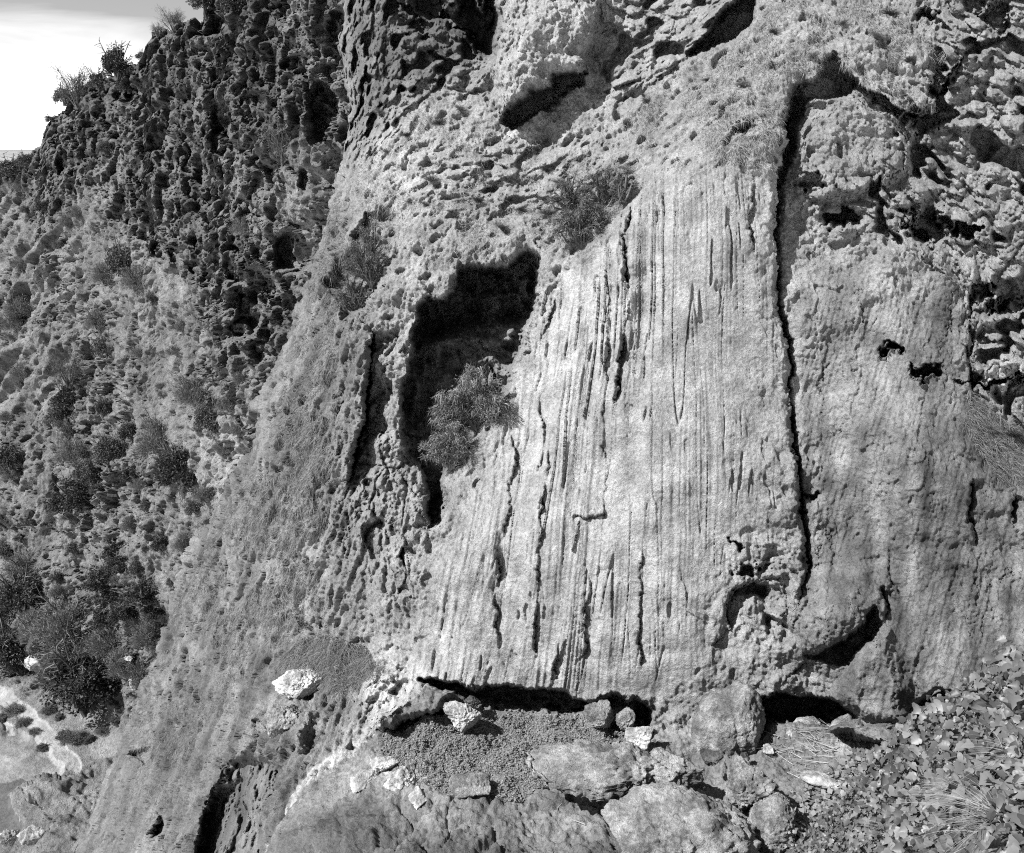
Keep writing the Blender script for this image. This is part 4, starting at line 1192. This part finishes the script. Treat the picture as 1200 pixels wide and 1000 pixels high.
boulder('rock', 'dark rock standing on the bright white one in the recess', 553, 822, 8.95, (.10, .10, .10), 'boulder_dark', 13, cat='rock')
boulder('rock', 'pale rock half buried in the ground cover', 556, 922, 7.72, (.24, .20, .14), 'boulder', 14, cat='rock')
boulder('rock', 'low pale outcrop rising from the combed grass', 355, 797, 10.35, (.40, .30, .17), 'boulder_pale', 15, (0, 0, .2), 6, cat='rock')
boulder('rock', 'curled pale ridge of rock above the dark chasm', 330, 842, 9.75, (.34, .30, .24), 'boulder', 16, (0, -.3, .3), 6, cat='rock')
for i, (u, v, y, hh, lab) in enumerate([(448, 890, 8.35, (.20, .16, .10), 'bright jagged rock at the edge of the ground cover'), (470, 910, 8.0, (.26, .18, .12), 'wide bright broken rock beside the ground cover'), (432, 908, 8.2, (.20, .16, .10), 'bright low rock above the pale streak'),
                                        (490, 930, 7.7, (.16, .14, .09), 'small bright rock at the tip of the broken rocks'), (425, 868, 8.85, (.16, .12, .12), 'pale knuckle of rock beside the shelf lip'), (433, 815, 9.65, (.14, .12, .20), 'pale upright rock beside the combed grass'), (415, 822, 9.7, (.10, .10, .18), 'pale narrow rock next to the upright one')]):
    boulder('rock', lab, u, v + 5, y, hh, 'boulder_pale' if i < 5 else 'boulder', 20 + i, (0, 0, i * .6), cat='rock')
for i, (u, v, y, hh, m_, lab) in enumerate([(926, 857, 8.75, (.09, .08, .09), 'boulder_pale', 'pale stone inside the dark recess beside the stump'), (900, 876, 8.5, (.09, .08, .06), 'boulder_pale', 'small pale stone on the straw beside the stump'), (872, 884, 8.3, (.07, .07, .09), 'boulder_dark', 'dark pebble at the foot of the stump'),
                                            (968, 912, 7.75, (.27, .16, .07), 'boulder_pale', 'flat pale stone in the trampled earth'), (978, 784, 9.15, (.13, .1, .07), 'boulder', 'loose stone lodged in the notch under the nose'), (948, 848, 8.9, (.2, .16, .09), 'boulder', 'rounded stone at the mouth of the recess'),
                                            (985, 850, 8.75, (.22, .16, .09), 'boulder', 'rounded stone beside the rock shelf'), (905, 856, 8.9, (.12, .1, .1), 'boulder_dark', 'shaded stone deep beside the stump')]):
    boulder('stone', lab, u, v + 4, y, hh, m_, 40 + i, (0, .1 * i, i * .7), 4, cat='stone')
for i, (u, v, wpx, hpx, lab) in enumerate([(41, 776, 32, 22, 'pale split boulder among the bushes above the footpath'), (60, 738, 16, 12, 'small pale rock among the grey bushes'), (55, 745, 20, 14, 'shaded rock beside the small pale one'), (150, 772, 14, 5, 'thin pale slab in front of the thicket'), (156, 800, 12, 26, 'upright pale slab beside the tree'),
                                           (74, 503, 46, 34, 'dark craggy outcrop below the spreading shrub'), (58, 572, 30, 32, 'stepped dark outcrop beside the wide dark shrub'), (33, 609, 30, 18, 'low outcrop on the terrace of the hillside'), (20, 630, 18, 12, 'small outcrop under the terrace'), (235, 315, 26, 10, 'flat ledge rock under the crag'), (170, 640, 14, 10, 'grey rock beside the compact dark shrub')]):
    p = s2(u, v + hpx * .3); k = px2m(u, v, p) * .55
    b = boulder('boulder', lab, u, v, p.y - .3, (wpx * k, wpx * k * .7, hpx * k), 'boulder_pale' if i < 5 else 'boulder_dark', 60 + i, (0, .1 * (i % 3), i), 5)
boulder('boulder', 'rounded pale boulder at the brink above the riverbed', 36, 978, 18.6, (.42, .35, .24), 'boulder', 80, (0, 0, .4))
boulder('boulder', 'second pale boulder at the brink above the riverbed', 10, 982, 19.4, (.38, .3, .3), 'boulder', 81, (0, 0, 1.4))

# ------------------------------------------------------------------ bank of ivy
BK = [(690, 1350), (770, 1200), (800, 1152), (828, 1110), (850, 1080), (870, 1052), (900, 1030), (940, 985), (1000, 925), (1110, 860)]
Y3 = tps([(1050, 870, 8.0), (1110, 828, 7.4), (1200, 770, 6.9), (1350, 690, 6.2), (1000, 1000, 5.9), (1000, 920, 7.2), (1100, 930, 6.0), (1200, 900, 5.1), (1200, 1000, 4.2), (1350, 900, 4.4), (1350, 1000, 3.7), (1350, 1110, 3.2), (1100, 1110, 4.5), (900, 1110, 5.8), (920, 1000, 6.5), (1200, 830, 5.9)])
v3 = np.arange(692, 1112, 3.0).astype(f4)
L3 = curve(BK, v3)[:, None]
s3 = np.linspace(0, 1, 150)[None, :]
U3 = (L3 + s3 * (1380 - L3)).astype(f4)
V3 = np.broadcast_to(v3[:, None], U3.shape).astype(f4)
Y3g = Y3(U3, V3)
Pb = (ray(U3, V3) * Y3g[..., None]).astype(f4)
Pb = Pb + 0.07 * fbm(Pb * 3, 3, off=95)[..., None] * np.array([0, -.5, 1], f4)
kb = np.linspace(0, 1, 7)[1:][::-1].astype(f4)
bk3 = Pb[:, :1] + kb[None, :, None] * np.array([-.1, 1.2, -1.6], f4)
Pb3 = np.concatenate([bk3, Pb], 1)
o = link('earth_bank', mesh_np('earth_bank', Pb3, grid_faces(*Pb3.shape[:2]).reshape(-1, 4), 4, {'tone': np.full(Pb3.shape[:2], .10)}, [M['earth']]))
tag(o, 'bank of dark earth under the ivy', kind='structure')
Nb = gnormals(Pb)

IVY = [(0, 0), (.12, -.10), (.27, -.12), (.42, -.05), (.51, .09), (.49, .22), (.42, .30), (.46, .42), (.43, .54), (.30, .63), (.15, .80), (0, 1.0)]


def ivy_leaf(seed):
    r = np.random.default_rng(seed)
    R_ = [(x * r.uniform(.9, 1.12), y * r.uniform(.92, 1.08)) for x, y in IVY]
    L_ = [(-x * r.uniform(.9, 1.12), y * r.uniform(.92, 1.08)) for x, y in IVY[1:-1]]
    mid = [(0, t) for t in (.2, .45, .72)]
    fold = r.uniform(.15, .55); curl = r.uniform(-.05, .45)
    P = lambda x, y: (x, y, fold * abs(x) - curl * y * y + r.normal() * .015)
    v = [P(*R_[0])] + [P(*q_) for q_ in R_[1:-1]] + [P(*R_[-1])] + [P(*q_) for q_ in L_] + [P(*q_) for q_ in mid]
    n_ = len(IVY) - 2
    R0, T0, L0, M0 = list(range(1, n_ + 1)), n_ + 1, list(range(n_ + 2, 2 * n_ + 2)), 2 * n_ + 2
    mid_of = lambda y: M0 + (0 if y < .28 else 1 if y < .6 else 2)
    f = []
    for side_, sgn in (([0] + R0 + [T0], 1), ([0] + L0 + [T0], -1)):
        for a_, b_ in zip(side_[:-1], side_[1:]):
            ma_, mb_ = mid_of(v[a_][1]), mid_of(v[b_][1])
            tr = [(a_, b_, ma_)] + ([(b_, mb_, ma_)] if mb_ != ma_ else [])
            f += tr if sgn > 0 else [x[::-1] for x in tr]
    return np.array(v), np.array(f)


LV = [ivy_leaf(i) for i in range(6)]
r = np.random.default_rng(77)
poly_in = [(1056, 868), (1082, 846), (1112, 824), (1152, 796), (1205, 764), (1340, 690), (1370, 760), (1370, 1090), (870, 1090), (925, 1004), (985, 945), (1030, 902)]
q3 = scatter(poly_in, 11500, 78)
keep = (r.random(len(q3)) < np.where((q3[:, 0] > 1215) | (q3[:, 1] > 1015), .6, 1.0))
q3 = q3[keep]
ri = np.clip(np.searchsorted(v3, q3[:, 1]), 1, len(v3) - 2)
ci = np.clip(((q3[:, 0] - L3[ri, 0]) / (1380 - L3[ri, 0]) * 149).astype(int), 1, 148)
Pl = Pb[ri, ci].astype(float); Nl = Nb[ri, ci].astype(float)
n3 = len(q3)
layer = r.random(n3)
Pl = Pl + Nl * (0.02 + .14 * layer)[:, None] + r.normal(size=(n3, 3)) * .025
size3 = np.clip(r.normal(.066, .022, n3), .03, .13) * (0.45 + .55 * sstep(985, 1090, q3[:, 0] + .35 * (1000 - q3[:, 1])))
nz = unit(Nl * .35 + np.array([-.02, -.40, .5]) + r.normal(size=(n3, 3)) * .62)
tipd = unit(np.cross(nz, np.cross(np.array([-.5, -.5, -.6]) + r.normal(size=(n3, 3)) * .7, nz)))
sided = np.cross(tipd, nz)
inview = (q3[:, 0] < 1200) & (q3[:, 1] < 998)
score = size3 / Pl[:, 1] * (.4 + layer) * inview
best = set(np.argsort(-score)[:300].tolist())
ivy = plant_root('ivy', Vector([float(x) for x in Pl[:, :].mean(0)]) - Vector((0, 0, .3)), 'dense sheet of ivy leaves covering the bank beside the cliff', 'ivy')
ivy_inv = Matrix.Translation(-ivy.location)
LM = [mesh_np('leaf', a, f, 3, mats=[M['ivy']]) for a, f in LV]
av, af, off_ = [], [], 0
for i in range(n3):
    k = i % 6
    if i in best:
        lo = bpy.data.objects.new('leaf', LM[k]); COL.objects.link(lo); lo.parent = ivy
        m3 = Matrix((sided[i], tipd[i], nz[i])).transposed().to_4x4()
        lo.matrix_local = ivy_inv @ Matrix.Translation(Vector(Pl[i])) @ m3 @ Matrix.Scale(float(size3[i]), 4)
    else:
        a, f = LV[k]
        av.append(Pl[i] + size3[i] * (a[:, :1] * sided[i] + a[:, 1:2] * tipd[i] + a[:, 2:] * nz[i])); af.append(f + off_); off_ += len(a)
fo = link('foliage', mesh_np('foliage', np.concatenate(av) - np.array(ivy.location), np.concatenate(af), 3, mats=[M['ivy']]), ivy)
fo['kind'] = 'stuff'

# stems, grass clump and straw
def bank(u, v):
    i_ = int(np.clip(np.searchsorted(v3, v), 0, len(v3) - 1)); L_ = L3[i_, 0]
    return Vector([float(x) for x in Pb[i_, int(np.clip((u - L_) / (1380 - L_) * 149, 0, 149))]])


for (u, v, n, Lm, sd_, lab) in [(1172, 985, 300, .5, 5, 'arching pale grass clump growing out of the ivy'), (1130, 940, 110, .35, 6, 'small spray of grass among the ivy leaves'), (1195, 900, 120, .35, 7, 'loose grass blades above the arching clump'), (1045, 990, 80, .25, 8, 'short grass blades at the lower border of the ivy')]:
    r = np.random.default_rng(sd_)
    a = r.uniform(0, 6.28, n); sp = r.random(n) ** .6
    d = unit(np.stack([np.cos(a) * sp - .2, np.sin(a) * sp, .8 + 0 * a], -1))
    b = blades(r.normal(size=(n, 3)) * .04, d, r.uniform(.5, 1.1, n) * Lm, r.uniform(.004, .007, n), np.stack([np.cos(a) * .35 - .15, np.sin(a) * .35, -.75 + 0 * a], -1), 6)
    o = link('grass_tuft', mesh_np('grass_tuft', b[0], b[1], 4, mats=[M['grass']], smooth=True))
    o.location = bank(u, v) + Vector((0, 0, .05))
    tag(o, lab, 'grass tuft')
r = np.random.default_rng(9)
q_ = scatter([(905, 862), (960, 852), (1000, 862), (985, 890), (940, 905), (900, 892)], 170, 5)
P, n_ = s1_pick(q_[:, 0], q_[:, 1])
a = r.uniform(0, 3.14, len(P))
b = blades(P + n_ * .03, unit(np.stack([np.cos(a), np.sin(a) * .6, r.uniform(-.1, .15, len(P))], -1)), r.uniform(.08, .38, len(P)), r.uniform(.005, .010, len(P)), r.normal(size=(len(P), 3)) * .06, 3)
tag(link('dry_straw', mesh_np('dry_straw', b[0], b[1], 4, mats=[M['straw']])), 'litter of dry straw in front of the dark recess', kind='stuff')
for (u, v, L_, a, lab) in [(677, 965, .16, 2.5, 'short pale twig lying on the bedrock slab'), (742, 965, .12, .3, 'pale splinter lying on the cracked bedrock'), (655, 942, .14, 1.2, 'thin pale twig at the edge of the ground cover'), (893, 878, .30, .1, 'pale stick pointing at the stump')]:
    p = s1(u, v)
    t_ = tube([(-L_ / 2 * math.cos(a), -L_ / 2 * math.sin(a) * .5, .02), (0, 0, .03), (L_ / 2 * math.cos(a), L_ / 2 * math.sin(a) * .5, .035)], .007, .004, 5)
    o = link('twig', mesh_np('twig', t_[0], t_[1], 4, mats=[M['straw']])); o.location = p
    tag(o, lab, 'twig')
